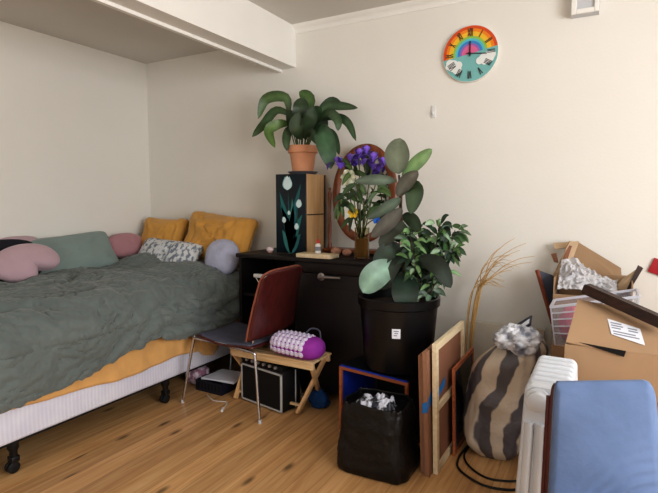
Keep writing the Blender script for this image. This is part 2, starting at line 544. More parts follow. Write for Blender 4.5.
    def leaf(self, pts, w, n=8, face=None, twist=0.0, fold=0.25, peak=0.45, pw=0.75):
        pts = spline([V(p) for p in pts], max(2, n//(len(pts)-1)))
        N = len(pts)
        fv = V(face) if face is not None else (V((0, 0, CAM_H)) - pts[N//2]).normalized()
        rows = []
        for i, p in enumerate(pts):
            t = (pts[min(i+1, N-1)] - pts[max(i-1, 0)]).normalized()
            s = t.cross(fv)
            if s.length < 1e-3:
                s = t.cross(V((0, 0, 1)))
            s.normalize()
            s = Matrix.Rotation(twist, 3, t) @ s
            nn = s.cross(t)
            u = i/(N-1)
            a = math.log(0.5)/math.log(peak)
            ww = w/2*max(0.0, math.sin(PI*min(1, u**a)))**pw
            ww = max(ww, 0.0008)
            rows.append((p + s*ww + nn*fold*ww, p, p - s*ww + nn*fold*ww))
        vs = [q for r in rows for q in r]
        fs = []
        for i in range(N-1):
            for k in (0, 1):
                fs.append((i*3+k, i*3+k+1, (i+1)*3+k+1, (i+1)*3+k))
        bv, bf = self.verts_faces(vs, fs)
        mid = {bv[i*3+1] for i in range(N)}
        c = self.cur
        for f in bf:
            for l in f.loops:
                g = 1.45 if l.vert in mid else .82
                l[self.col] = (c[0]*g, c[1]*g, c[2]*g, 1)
        return self

    def build(self, name, m, parent=None, smooth=True, angle=40, weld=True, solid=0.0):
        if weld:
            bmesh.ops.remove_doubles(self.bm, verts=self.bm.verts, dist=0.00005)
        bmesh.ops.recalc_face_normals(self.bm, faces=self.bm.faces)
        me = bpy.data.meshes.new(name)
        self.bm.to_mesh(me)
        self.bm.free()
        o = bpy.data.objects.new(name, me)
        COL.objects.link(o)
        for k in (m if isinstance(m, (list, tuple)) else [m]):
            me.materials.append(k)
        if parent is not None:
            o.parent = parent
            root = parent
            while root.parent is not None:
                root = root.parent
            if root.name in INV:
                me.transform(INV[root.name])
        if smooth:
            me.polygons.foreach_set('use_smooth', [True]*len(me.polygons))
            try:
                me.set_sharp_from_angle(angle=math.radians(angle))
            except Exception:
                pass
        me.update()
        if solid:
            s = o.modifiers.new('thickness', 'SOLIDIFY')
            s.thickness = solid
            s.offset = -1
        return o

def spline(pts, k):
    """Catmull-Rom through pts, k pieces per span"""
    if len(pts) < 3:
        return [pts[0].lerp(pts[-1], i/k) for i in range(k+1)]
    P_ = [pts[0]*2-pts[1]] + list(pts) + [pts[-1]*2-pts[-2]]
    out = []
    for i in range(1, len(P_)-2):
        a, b, c, d = P_[i-1], P_[i], P_[i+1], P_[i+2]
        for j in range(k):
            t = j/k
            out.append(0.5*((2*b) + (c-a)*t + (2*a-5*b+4*c-d)*t*t + (3*b-a-3*c+d)*t**3))
    out.append(pts[-1].copy())
    return out

def struct(mb, name, m, parent=None, smooth=False):
    o = mb.build(name, m, parent, smooth=smooth)
    if parent is None:
        o['kind'] = 'structure'
    return o

def copy_thing(src, mtx, label, group=None):
    """a copy of a thing and its parts (parts are direct children)"""
    c = src.copy(); COL.objects.link(c)
    c.matrix_world = mtx
    c['label'] = label
    if group:
        c['group'] = group
    for ch in list(src.children):
        k = ch.copy(); COL.objects.link(k); k.parent = c
        for g in list(ch.children):
            h = g.copy(); COL.objects.link(h); h.parent = k
    return c

def superellipse(w, h, n=4.0, K=64, pinch=0.0):
    out = []
    for k in range(K):
        a = 2*PI*k/K
        ca, sa = math.cos(a), math.sin(a)
        x = w/2*math.copysign(abs(ca)**(2/n), ca)
        y = h/2*math.copysign(abs(sa)**(2/n), sa)
        if pinch:
            x *= 1 - pinch*(1-abs(2*y/h)**2)
            y *= 1 - pinch*(1-abs(2*x/w)**2)
        out.append((x, y))
    return out

def frame_mtx(c, xdir, ydir):
    x = V(xdir).normalized()
    z = x.cross(V(ydir)).normalized()
    y = z.cross(x)
    m = Matrix((x, y, z)).transposed().to_4x4()
    m.translation = V(c)
    return m

# ------------------------------------------------------------------ the room
D = 3.25            # back wall
XL = -3.69          # left wall
XR = 2.05           # right wall (out of frame)
YF = -2.4           # wall behind the viewer
ZC = 2.585          # ceiling
struct(MB().box((XL-.1, YF-.1, -.1), (XR+.1, D+.1, 0)), 'floor', M['floor'])
struct(MB().box((XL-.1, D, 0), (XR+.1, D+.12, ZC+.1)), 'wall_back', M['wall'])
struct(MB().box((XL-.12, YF, 0), (XL, D, ZC+.1)), 'wall_left', M['wall'])
struct(MB().box((-2.09, YF-.1, ZC), (XR+.1, D, ZC+.12)), 'ceiling', M['ceiling'])
struct(MB().box((XL, YF-.1, 2.52), (-2.22, D, ZC+.12)), 'ceiling_alcove', M['ceiling'])
# right wall with one wide window opening, wall behind with another
WY0, WY1, WZ0, WZ1 = -0.6, 1.9, 0.95, 2.3
b = MB()
b.box((XR, YF, 0), (XR+.12, WY0, ZC+.1)).box((XR, WY1, 0), (XR+.12, D, ZC+.1))
b.box((XR, WY0, 0), (XR+.12, WY1, WZ0)).box((XR, WY0, WZ1), (XR+.12, WY1, ZC+.1))
struct(b, 'wall_right', M['wall'])
FX0, FX1 = -1.9, 0.6
b = MB()
b.box((XL, YF-.12, 0), (FX0, YF, ZC+.1)).box((FX1, YF-.12, 0), (XR, YF, ZC+.1))
b.box((FX0, YF-.12, 0), (FX1, YF, WZ0)).box((FX0, YF-.12, WZ1), (FX1, YF, ZC+.1))
struct(b, 'wall_front', M['wall'])
b = MB()
for y in (WY0, (WY0+WY1)/2, WY1):
    b.box((XR+.03, y-.03, WZ0), (XR+.08, y+.03, WZ1))
for z in (WZ0, WZ1):
    b.box((XR+.03, WY0, z-.03), (XR+.08, WY1, z+.03))
struct(b, 'window_1', M['windowframe'])
b = MB()
for x in (FX0, (FX0+FX1)/2, FX1):
    b.box((x-.03, YF-.08, WZ0), (x+.03, YF-.03, WZ1))
for z in (WZ0, WZ1):
    b.box((FX0, YF-.08, z-.03), (FX1, YF-.03, z+.03))
struct(b, 'window_2', M['windowframe'])
# dropped beam between the alcove and the room
struct(MB().box((-2.22, YF, 2.287), (-2.09, D, ZC+.1)), 'trim_1', M['trim'])
struct(MB().box((-2.245, YF, 2.268), (-2.217, D, 2.30)), 'trim_2', M['trim'])
# crown moulding along the back wall
b = MB()
prof = [(0, -.055), (.008, -.055), (.012, -.04), (.02, -.028), (.034, -.018), (.045, -.008), (.05, 0), (0, 0)]
xs = (-2.09, XR)
vs = [V((x, D-p, ZC+q)) for x in xs for p, q in prof]
K = len(prof)
b.verts_faces(vs, [(i, (i+1) % K, (i+1) % K + K, i+K) for i in range(K)] + [tuple(range(K)), tuple(range(2*K-1, K-1, -1))])
struct(b, 'trim_3', M['trim'])
struct(MB().box((-1.1, D-.014, 0), (XR, D, .09), bevel=.004), 'baseboard_back', M['trim'])

# boxed fitting hanging at the top of the back wall
t = thing('wall_cupboard', 'white framed box fixed high on the wall at the top edge', 'cupboard', (-.157, 3.22, 2.325))
WX0, WX1, WZ = -.227, -.089, 2.325
MB().box((WX0, 3.190, WZ), (WX1, 3.248, ZC-.002)).build('casing', M['heater_grey'], t, smooth=False)
b = MB()
b.box((WX0, 3.176, WZ), (WX0+.028, 3.1895, ZC-.002), bevel=.004).box((WX1-.024, 3.176, WZ), (WX1, 3.1895, ZC-.002), bevel=.004)
b.box((WX0+.028, 3.176, WZ), (WX1-.024, 3.1895, WZ+.026), bevel=.004)
b.build('door_frame', M['trim'], t, smooth=False)

# ------------------------------------------------------------------ wall clock
CC = V((-.79, D, 2.205))
CR = .172
t = thing('wall_clock', 'round rainbow and cloud wall clock with dark hands on the white wall', 'clock', (CC.x, CC.y, CC.z-CR))
def ck(r, a, d=0.0):
    """a = clock angle, 0 at twelve, clockwise"""
    return V((CC.x + r*math.sin(a), D-.022-d, CC.z + r*math.cos(a)))
mx = Matrix.Rotation(PI/2, 4, 'X')
b = MB().tint((232, 228, 220))
b.lathe([(0, 0), (CR, 0), (CR, .018), (CR-.003, .021), (0, .021)], (CC.x, D-.001, CC.z), 64, mx)
b.build('rim', M['tint'], t)
b = MB().tint((128, 188, 186))
K = 64
b.poly([ck(CR-.004, -2*PI*k/K) for k in range(K)], (0, -1, 0), .0012)
b.build('dial', M['tint'], t, smooth=False)
def sector(b, r0, r1, a0, a1, d, c0=(0, 0), n=36):
    o = V((c0[0], 0, c0[1]))
    vs = [ck(r, a0+(a1-a0)*k/n, d)+o for r in (r0, r1) for k in range(n+1)]
    b.verts_faces(vs, [(k, k+1, n+2+k, n+1+k) for k in range(n)])
b = MB()
A0, A1 = math.radians(-98), math.radians(80)
for r0, r1, c in ((.150, CR-.004, (218, 86, 40)), (.132, .150, (238, 140, 40)), (.106, .132, (240, 192, 56)),
                  (.092, .106, (150, 196, 90)), (.078, .092, (96, 196, 206)), (.062, .078, (70, 138, 204)),
                  (.050, .062, (160, 110, 184)), (0.0005, .050, (222, 112, 158))):
    b.tint(c)
    sector(b, r0, r1, A0, A1, .0022)
b.build('rainbow', M['tint'], t, smooth=False)
for puffs in (((.085, -.038, .030), (.115, -.034, .034), (.060, -.050, .022), (.135, -.022, .022), (.09, -.058, .02)),
              ((-.105, -.062, .036), (-.08, -.085, .030), (-.125, -.045, .024), (-.07, -.062, .024), (-.135, -.065, .018))):
    b = MB().tint((232, 236, 234))
    for q, (cx_, cz_, r) in enumerate(puffs):
        b.poly([V((CC.x+cx_+r*math.cos(-2*PI*k/20), D-.0262-.0001*q, CC.z+cz_+r*math.sin(-2*PI*k/20))) for k in range(20)], (0, -1, 0), .0006)
    b.build('cloud', M['tint'], t, smooth=False)
NUM = ['XII', 'I', 'II', 'III', 'IIII', 'V', 'VI', 'VII', 'VIII', 'IX', 'X', 'XI']
def numeral(b, s, a):
    w = {'I': .008, 'V': .016, 'X': .016}
    tot = sum(w[c] for c in s)
    x = -tot/2
    rr, hh = .128, .023
    def pt(u, v):
        # u along the tangent, v along the radius
        return V((CC.x + (rr+v)*math.sin(a) + u*math.cos(a), D-.0275, CC.z + (rr+v)*math.cos(a) - u*math.sin(a)))
    for c in s:
        cw = w[c]
        m_ = x+cw/2
        seg = {'I': [((m_, -hh), (m_, hh))],
               'V': [((x+.001, hh), (m_, -hh)), ((x+cw-.001, hh), (m_, -hh))],
               'X': [((x+.001, hh), (x+cw-.001, -hh)), ((x+cw-.001, hh), (x+.001, -hh))]}[c]
        for p, q in seg:
            b.bar(pt(*p), pt(*q), .0042, .001, (0, 1, 0))
        x += cw
for i, s in enumerate(NUM):
    b = MB().tint((58, 48, 48))
    numeral(b, s, 2*PI*i/12)
    b.build('numeral', M['tint'], t, smooth=False)
b = MB().tint((48, 30, 34)).bar(ck(-.018, 0, .008), ck(.075, 0, .008), .007, .002, (0, 1, 0))
b.build('hour_hand', M['tint'], t, smooth=False)
b = MB().tint((48, 30, 34)).bar(ck(-.022, math.radians(97), .011), ck(.105, math.radians(97), .011), .005, .002, (0, 1, 0))
b.build('minute_hand', M['tint'], t, smooth=False)
b = MB().tint((40, 28, 30)).lathe([(0, 0), (.008, 0), (.008, .015), (0, .017)], (CC.x, D-.022, CC.z), 16, mx)
b.build('hand_cap', M['tint'], t)

# small white hook on the wall
t = thing('wall_hook', 'small white plastic hook stuck on the wall below the clock', 'hook', (-1.02, D, 1.845))
MB().box((-1.036, D-.008, 1.835), (-1.006, D-.0005, 1.915), bevel=.004).build('plate', M['white_plastic'], t)
MB().tube([(-1.021, D-.006, 1.87), (-1.021, D-.02, 1.855), (-1.021, D-.027, 1.862), (-1.021, D-.027, 1.875)], .004, 8, 4).build('prong', M['white_plastic'], t)

# ------------------------------------------------------------------ bed
BX0, BX1 = -3.67, -2.40
BY0, BY1 = 1.02, 3.22
t = thing('divan', 'white ribbed divan base on black castors under the mattress', 'bed base', (-3.03, 2.2, 0))
MB().box((BX0, BY0, .158), (BX1, BY1, .34), bevel=.018, seg=3).build('divan_box', M['bedbase'], t)
MB().box((BX0+.01, BY0+.01, .150), (BX1-.008, BY1-.01, .160)).build('under_lining', M['rubber'], t, smooth=False)
for x in (BX1-.035, BX0+.09):
    for y in (1.27, 2.215, 3.1):
        lg = MB().lathe([(0, .152), (.026, .152), (.026, .12), (.018, .105), (.018, .075), (0, .075)], (x, y, 0), 16).build('leg', M['black_plastic'], t)
        MB().box((x-.022, y-.02, .052), (x+.022, y+.02, .082), bevel=.006).build('fork', M['black_plastic'], lg)
        b = MB()
        for s in (-1, 1):
            b.lathe([(0, -.009), (.022, -.009), (.028, -.005), (.028, .005), (.022, .009), (0, .009)], (x+s*.012, y-.008, .0285), 20, Matrix.Rotation(PI/2, 4, 'Y'))
        b.build('castor_wheel', M['rubber'], lg)
MAT_TOP = .655
tag(MB().box((BX0+.01, BY0+.01, .342), (BX1-.025, BY1-.01, MAT_TOP), bevel=.05, seg=4).build('mattress', M['mattress']),
    'thick mattress lying on the divan base under mustard sheet', 'mattress')

def lerp_tab(tab, x):
    if x <= tab[0][0]:
        return tab[0][1]
    for (a, va), (b_, vb) in zip(tab, tab[1:]):
        if x <= b_:
            k = (x-a)/(b_-a)
            k = k*k*(3-2*k)
            return va+(vb-va)*k
    return tab[-1][1]

def drape(y, s, top, xe, r, hem, xs0):
    """point at share s of the way from the wall edge over the top, round the bed edge and down to the hem"""
    zt = top
    L1 = (xe-r)-xs0
    L2 = r*PI/2
    L3 = max(.01, (zt-r)-hem)
    d = s*(L1+L2+L3)
    if d < L1:
        return V((xs0+d, y, zt)), V((0, 0, 1)), 0.0
    d -= L1
    if d < L2:
        a = d/r
        return V((xe-r+r*math.sin(a), y, zt-r+r*math.cos(a))), V((math.sin(a), 0, math.cos(a))), a/(PI/2)
    d -= L2
    return V((xe, y, zt-r-d)), V((1, 0, 0)), 1.0

# mustard sheet: over the mattress, hanging down the side
SHEM = [(1.0, .345), (1.15, .335), (1.45, .315), (1.92, .280), (2.3, .300), (2.45, .285), (2.52, .235), (2.60, .215), (2.68, .275), (2.85, .29), (3.2, .30)]
def sheet(u, v):
    y = 1.03 + v*2.18
    hem = lerp_tab(SHEM, y)
    p, n, e = drape(y, u, MAT_TOP+.012, BX1+.012, .06, hem, BX0+.02)
    down = max(0.0, (MAT_TOP-.05-p.z)/.3)
    k = noise.noise(V((y*7, p.z*3, 2.0)))*.012 + noise.noise(V((y*18+p.z*6, p.z*2, 9.0)))*.007
    p = p + n*(.006 + (k+.006)*(.3+down))
    return p
b = MB(); b.grid(sheet, 110, 130)
o = b.build('bed_sheet', M['mustard'], angle=180, solid=.004)
tag(o, 'mustard cotton sheet hanging below the green duvet along the bed side', 'sheet')

# duvet
DHEM = [(1.0, .34), (1.15, .358), (1.48, .375), (1.66, .395), (1.84, .445), (2.06, .475), (2.3, .425), (2.48, .40), (2.75, .42), (2.9, .47), (3.1, .52)]
def dtop(x, y):
    z = .735 + .02*noise.noise(V((x*2.1, y*2.1, 4)))
    z += .085*math.exp(-((x+3.30)/.22)**2-((y-2.80)/.20)**2)
    z += .050*math.exp(-((x+2.75)/.28)**2-((y-2.72)/.25)**2)
    z += .035*math.exp(-((x+3.0)/.4)**2-((y-2.2)/.35)**2)
    z -= .03*math.exp(-((x+3.5)/.2)**2-((y-1.6)/.5)**2)
    return z
def duvet(u, v):
    y = 1.03 + v*1.99
    # the top hem wanders across the bed
    fold = 1.0
    hem = lerp_tab(DHEM, y) + .012*noise.noise(V((y*9, 1, 1)))
    p, n, e = drape(y, u, .735, BX1+.042, .13, hem, BX0+.03)
    p = p.copy()
    if e < .999:
        dz = dtop(p.x, y)-.735
        p.z += dz*(1-e)
    bul = .018*math.sin(PI*min(1, max(0, (p.z-.35)/.36))) if e > .5 else 0
    x_, z_ = (u*1.75), y
    w1 = noise.noise(V((x_*3.2, z_*3.0, 1.3)))*.022
    q = V((x_*6.5 + noise.noise(V((x_*2, z_*2, 7)))*1.6, z_*5.0 + noise.noise(V((x_*2, z_*2, 3)))*1.4, .5))
    w2 = (1-abs(noise.noise(q))*2.2)
    q3 = V((x_*17 + noise.noise(V((x_*4, z_*4, 2)))*2.2, z_*11 - x_*6, 8.0))
    w3 = (1-abs(noise.noise(q3))*2.0)
    q4 = V((x_*26 - z_*12, z_*30 + x_*9, 3.0))
    w4 = (1-abs(noise.noise(q4))*2.0)
    k = w1*1.2 + w2*.028 + w3*.016 + w4*.006
    if e > .999:
        k *= .75
    p += n*(k + bul)
    p.y += .012*noise.noise(V((x_*5, z_*5, 12)))
    if v > .93:      # rolled head edge tucks down
        a = (v-.93)/.07
        p.z -= .05*a*a*(1-e*.7)
    return p
b = MB(); b.grid(duvet, 260, 260)
o = b.build('duvet', M['duvet'], angle=180, solid=.018)
tag(o, 'crumpled grey green linen duvet spread over the bed', 'duvet')

def cushion(name, label, cat, m, outline, c, xd, yd, th, wr=.006, seed=1.0, group=None, p=.5):
    t = MB()
    t.inflate(outline, frame_mtx(c, xd, yd), th, rings=24, wr=wr, seed=seed, p=p)
    o = t.build(name, m, angle=180)
    tag(o, label, cat, group)
    return o
G_P = 'mustard pillows against the back wall'
cushion('pillow', 'mustard pillow in the bed corner, smaller and further left of the two', 'pillow', M['mustard_pillow'],
        superellipse(.50, .36, 9, 96, .09), (-3.37, 3.10, .975), (1, .02, -.02), (.10, .35, 1), .17, .022, 3.1, G_P)
cushion('pillow', 'plump mustard pillow nearest the painted cabinet, right of the other', 'pillow', M['mustard_pillow'],
        superellipse(.70, .42, 8, 96, .10), (-2.73, 3.08, .995), (1, .0, -.10), (.10, .38, 1), .20, .024, 8.4, G_P)
cushion('pillow', 'white pillow with grey print in front of the mustard pillows', 'pillow', M['pattern_pillow'],
        superellipse(.72, .30, 6, 80, .07), (-3.12, 2.90, .845), (1, -.06, -.04), (.0, .75, 1), .15, .010, 5.5)
cushion('cushion', 'round lavender grey cushion at the bed edge beside the dark dresser', 'cushion', M['lavender'],
        superellipse(.27, .28, 2.3, 56), (-2.52, 2.88, .87), (1, .25, 0), (-.05, .35, 1), .17, .004, 2.2)
cushion('pillow', 'sage green pillow slumped along the left wall', 'pillow', M['sage'],
        superellipse(.80, .36, 8, 80, .08), (-3.53, 2.32, .88), (.02, 1, .06), (-.62, 0, 1), .15, .010, 6.2)
cushion('cushion', 'rose pink round cushion in the corner between sage and mustard pillows', 'cushion', M['rose'],
        superellipse(.34, .22, 2.6, 56), (-3.57, 2.87, .915), (.1, 1, 0), (-.45, 0, 1), .12, .004, 4.0)
# kidney shaped cushion
kid = []
for k in range(72):
    a = 2*PI*k/72
    r = 1.0 - .50*math.exp(-((a-math.radians(300))/.30)**2)
    kid.append((.205*math.cos(a)*r, .135*math.sin(a)*r))
cushion('cushion', 'dusty pink kidney shaped cushion lying on the left side of the duvet', 'cushion', M['pink'],
        kid, (-3.35, 1.90, .885), (.22, 1, .10), (-.62, .1, 1), .14, .003, 9.0, p=.42)
cushion('cushion', 'pink cushion at the left photo edge behind the kidney shaped one', 'cushion', M['pink'],
        superellipse(.34, .22, 3, 56), (-3.59, 2.00, .945), (.02, 1, .02), (-.5, 0, 1), .10, .004, 9.7)
t_ = cushion('folded_blanket', 'near black folded cloth under the pink cushions at the left edge', 'blanket', M['navy'],
             superellipse(.46, .30, 4, 56), (-3.50, 1.84, .90), (.05, 1, 0), (-.6, 0, 1), .12, .01, 1.7)
# ------------------------------------------------------------------ chair with burgundy back
t = thing('side_chair', 'burgundy plywood chair with charcoal seat and chrome legs beside the bed', 'chair', (-2.0, 2.48, 0))
YN, YA = 2.30, 2.69
def seat_z(k):   # k 0 front .. 1 back
    return .448 - .022*k + .010*math.cos(k*PI*2)
def seat_pt(u, v):
    # u along depth from front (-X) to back, v across
    x = -2.262 + .47*u
    y = YN-.012 + (YA-YN+.024)*v
    z = seat_z(u) - .010*math.sin(PI*v)
    if u < .08:
        z -= (.08-u)*.25
    # rounded front corners
    if u < .2:
        k = (.2-u)/.2
        y = (YN+YA)/2 + (y-(YN+YA)/2)*(1-.12*k*k)
    return V((x, y, z))
b = MB(); b.grid(seat_pt, 20, 14)
seat = b.build('seat', M['burgundy'], t, angle=180, solid=.012)
b = MB(); b.grid(lambda u, v: seat_pt(.02+u*.93, .03+v*.94)+V((0, 0, .003+.010*min(1, min(u, 1-u, v, 1-v)*9))), 20, 14)
b.build('seat_pad', M['darkpad'], t, angle=180, solid=.003)
def back_pt(u, v):
    # u across near..far, v up
    y = YN-.015 + (YA-YN+.02+.09*(1-v))*u
    z = .470 + .425*v
    x = -1.815 + .125*v**1.2 + .028*(math.sin(PI*u)-.3)
    if v > .86:
        k = (v-.86)/.14
        z -= .028*k*abs(2*u-1)**4
    return V((x, y, z))
b = MB(); b.grid(back_pt, 20, 20)
bk = b.build('backrest', M['burgundy'], t, angle=180, solid=.012)
b = MB()
edge = [back_pt(0.0, k/20) for k in range(21)] + [back_pt(k/20, 1.0) for k in range(1, 21)]
b.tube([p+V((-.004, 0, 0)) for p in edge], .0068, 6)
b.build('edge_band', M['plyedge'], bk)
def legs(y, s):
    return [(-2.335, y+s*.035, .008), (-2.268, y, .400), (-2.245, y, .428), (-2.20, y, .430), (-2.0, y, .418), (-1.84, y, .408),
            (-1.79, y, .398), (-1.775, y, .360), (-1.722, y-.0+s*.035, .008)]
for y, s in ((YN, -1), (YA, 1)):
    L_ = legs(y, s)
    MB().tube(L_[:4], .0095, 10, 6).build('leg', M['chrome'], t)
    MB().tube(L_[5:], .0095, 10, 6).build('leg', M['chrome'], t)
    MB().tube([L_[3], L_[4], L_[5]], .0095, 10, 4).build('seat_rail', M['chrome'], t)
    MB().tube([(-1.84, y-s*.05, .41), (-1.83, y-s*.05, .43), (-1.828, y-s*.055, .48), (-1.822, y-s*.055, .55)], .008, 8, 5).build('back_support', M['chrome'], t)
for x, z in ((-2.2, .418), (-1.86, .400)):
    MB().tube([(x, YN, z), (x, YA, z)], .007, 8).build('cross_rail', M['chrome'], t)
for y, s in ((YN, -1), (YA, 1)):
    for x in (-2.3365, -1.7205):
        MB().tube([(x, y+s*.0355, .0), (x, y+s*.035, .022)], .0108, 10).build('foot_cap', M['heater_grey'], t)

# ------------------------------------------------------------------ folding stool, amplifier, massage pillow
t = thing('folding_stool', 'light wooden folding stool with crossed legs over the black amplifier', 'stool', (-1.76, 2.55, 0))
SX0, SX1, SY0, SY1, SZ = -2.06, -1.44, 2.40, 2.63, .368
for k in range(5):
    y = SY0+.023+(SY1-SY0-.046)*k/4
    MB().box((SX0, y-.020, SZ-.014), (SX1, y+.020, SZ), bevel=.004).build('slat', M['lightwood'], t)
for y in (SY0+.02, SY1-.02):
    MB().box((SX0+.01, y-.010, SZ-.052), (SX1-.005, y+.010, SZ-.015), bevel=.003).build('side_rail', M['lightwood'], t)
for xt, xb, xo in ((-1.47, -1.595, .014), (-2.045, -2.075, -.014)):
    MB().bar((xb, 2.475, .006), (xt, SY1-.02, SZ-.02), .034, .020, (1, 0, 0), bevel=.003).build('leg', M['lightwood_z'], t)
    MB().bar((xb+xo, 2.735, .006), (xt+xo*.6, SY0+.02, SZ-.02), .034, .020, (1, 0, 0), bevel=.003).build('leg', M['lightwood_z'], t)
MB().bar((-1.59, 2.50, .05), (-2.07, 2.50, .05), .014, .014).build('stretcher', M['lightwood'], t)

AR = math.radians(-10.5)
t = thing('guitar_amplifier', 'small black guitar amplifier with silver piping under the wooden stool', 'amplifier', (-1.855, 2.455, 0), AR)
RA = Matrix.Translation((-1.855, 2.455, 0)) @ Matrix.Rotation(AR, 4, 'Z')
def arow(b, lo, hi, **k):
    return b.box(lo, hi, mtx=RA, **k)
HW = .183
arow(MB(), (-HW, .006, .006), (HW, .165, .262), bevel=.006).build('cabinet', M['amp'], t)
arow(MB(), (-HW+.012, .000, .022), (HW-.012, .008, .238)).build('grille', M['grille'], t, smooth=False)
b = MB()
for z in (.016, .244):
    arow(b, (-HW, -.002, z-.005), (HW, .008, z+.005))
for x in (-HW+.005, HW-.005):
    arow(b, (x-.005, -.002, .011), (x+.005, .008, .249))
arow(b, (HW-.004, .120, .012), (HW+.003, .128, .250))
b.build('piping', M['piping'], t, smooth=False)
arow(MB(), (-HW+.004, .012, .262), (HW-.004, .075, .292), bevel=.004).build('control_panel', M['amp'], t)
for k in range(6):
    x = -HW+.05+k*.052
    MB().lathe([(.0, .0), (.011, 0), (.009, .014), (0, .015)], RA @ V((x, .012, .279)), 14, Matrix.Rotation(PI/2, 4, 'X')).build('knob', M['knob'], t)
arow(MB(), (-.06, .10, .262), (.06, .125, .274), bevel=.005).build('handle', M['rubber'], t)
for x in (-HW+.03, HW-.03):
    for y in (.03, .14):
        MB().lathe([(0, 0), (.012, 0), (.012, .007), (0, .007)], RA @ V((x, y, 0)), 10).build('rubber_foot', M['rubber'], t)

t = thing('massage_pillow', 'purple acupressure pillow with pale spiked discs on the stool', 'pillow', (-1.56, 2.49, SZ+.001))
PA = V((-1.765, 2.48, SZ+.069)); PB = V((-1.400, 2.44, SZ+.069))
ax = (PB-PA); LL = ax.length; ax.normalize()
sd = V((-ax.y, ax.x, 0))
def pil(u, v):
    a = 2*PI*u
    e = 1-abs(2*v-1)**5
    r = max(e, 0.0)**.5
    ca, sa = math.cos(a), math.sin(a)
    q = PA + ax*(LL*v) + sd*(.092*ca*r) + V((0, 0, 1))*(.069*math.copysign(abs(sa)**.8, sa)*r)
    return q
b = MB(); b.grid(pil, 40, 26, True)
b.build('cover', M['purple'], t, angle=180)
for j in range(8):
    for i in range(6):
        v = .13 + .62*j/7
        u = .195 + .345*i/5
        p = pil(u, v); p2 = pil(u+.01, v); p3 = pil(u, v+.01)
        n = (p2-p).cross(p3-p).normalized()
        c = PA+ax*(LL*v)
        if n.dot(p-c) < 0:
            n = -n
        q = n.to_track_quat('Z', 'Y').to_matrix().to_4x4()
        MB().lathe([(.0185, -.002), (.0185, .002), (.008, .0035), (.003, .0085), (0, .009)], p, 10, q).build('spike_disc', M['spikes'], t)
MB().tube([pil(.25, .55)+sd*.05+V((0, 0, -.012)), pil(.25, .62)+sd*.075+V((0, 0, .022)), pil(.25, .78)+sd*.08+V((0, 0, .020)), pil(.25, .86)+sd*.055+V((0, 0, -.02))], .005, 6, 5).build('carry_strap', M['darkpad'], t)

# crumpled blue cloth by the stool's far foot
b = MB()
def blob(c, rx, ry, rz, amp, f, seed, flatbase=True):
    def fn(u, v):
        a = 2*PI*u; e = PI*(v-.5)
        d = V((math.cos(a)*math.cos(e), math.sin(a)*math.cos(e), math.sin(e)))
        k = 1 + amp*noise.noise(d*f+V((seed, seed, 0))) + amp*.6*(1-2*abs(noise.noise(d*f*2.3+V((0, seed, 3)))))
        q = V((d.x*rx*k, d.y*ry*k, d.z*rz*k)) + V(c)
        if flatbase:
            q.z = max(q.z, c[2]-rz*.9)
        return q
    return fn
b.grid(blob((-1.535, 2.635, .050), .062, .05, .056, .25, 2.2, 4.0), 40, 24, True)
tag(b.build('rag', M['blue_cloth'], angle=180), 'crumpled deep blue cloth on the floor behind the stool legs', 'cloth')

# ------------------------------------------------------------------ things under the bed and chair
t = thing('plastic_tray', 'dark blue plastic tray on the floor under the bed edge', 'tray', (-2.33, 2.57, 0))
b = MB()
TX0, TX1, TY0, TY1 = -2.42, -2.19, 2.47, 2.72
b.box((TX0, TY0, 0), (TX1, TY1, .008))
b.box((TX0, TY0, .008), (TX1, TY0+.008, .075)).box((TX0, TY1-.008, .008), (TX1, TY1, .075))
b.box((TX0, TY0+.008, .008), (TX0+.008, TY1-.008, .075)).box((TX1-.008, TY0+.008, .008), (TX1, TY1-.008, .075))
b.build('basin', M['basket'], t, smooth=False)
b = MB()
for k in range(7):
    b.box((TX0+.02+k*.03, TY0-.002, .02), (TX0+.035+k*.03, TY0+.0, .062))
b.build('vents', M['rubber'], t, smooth=False)
b = MB()
for z, sh in ((.078, 0.0), (.082, .02), (.086, .01)):
    b.slab((TX0+.02+sh, TY0+.03-sh, z), (TX1+.06, TY0+.05+sh, z), (TX1+.05, TY1-.0, z+.0), (TX0+.04, TY1-.01-sh, z), .003)
tag(b.build('paper_stack', M['paper'], smooth=False), 'loose white papers lying across the dark blue tray', 'papers')
b = MB(); b.grid(blob((-2.53, 2.60, .055), .085, .07, .06, .28, 2.0, 9.0), 40, 24, True)
tag(b.build('cloth_bundle', M['clothpink'], angle=180), 'pink and white printed cloth bundle on the floor beneath the bed', 'cloth')
t = thing('charger_cord', 'thin white cord with plug lying on the floor by the chair', 'cord', (-2.1, 2.38, 0))
MB().tube([(-2.28, 2.43, .005), (-2.18, 2.38, .005), (-2.09, 2.40, .005), (-2.06, 2.36, .005), (-2.04, 2.315, .006)], .0035, 6, 6).build('wire', M['whitecable'], t)
MB().bar((-2.04, 2.315, .008), (-2.015, 2.27, .008), .016, .014, bevel=.004).build('plug', M['white_plastic'], t)

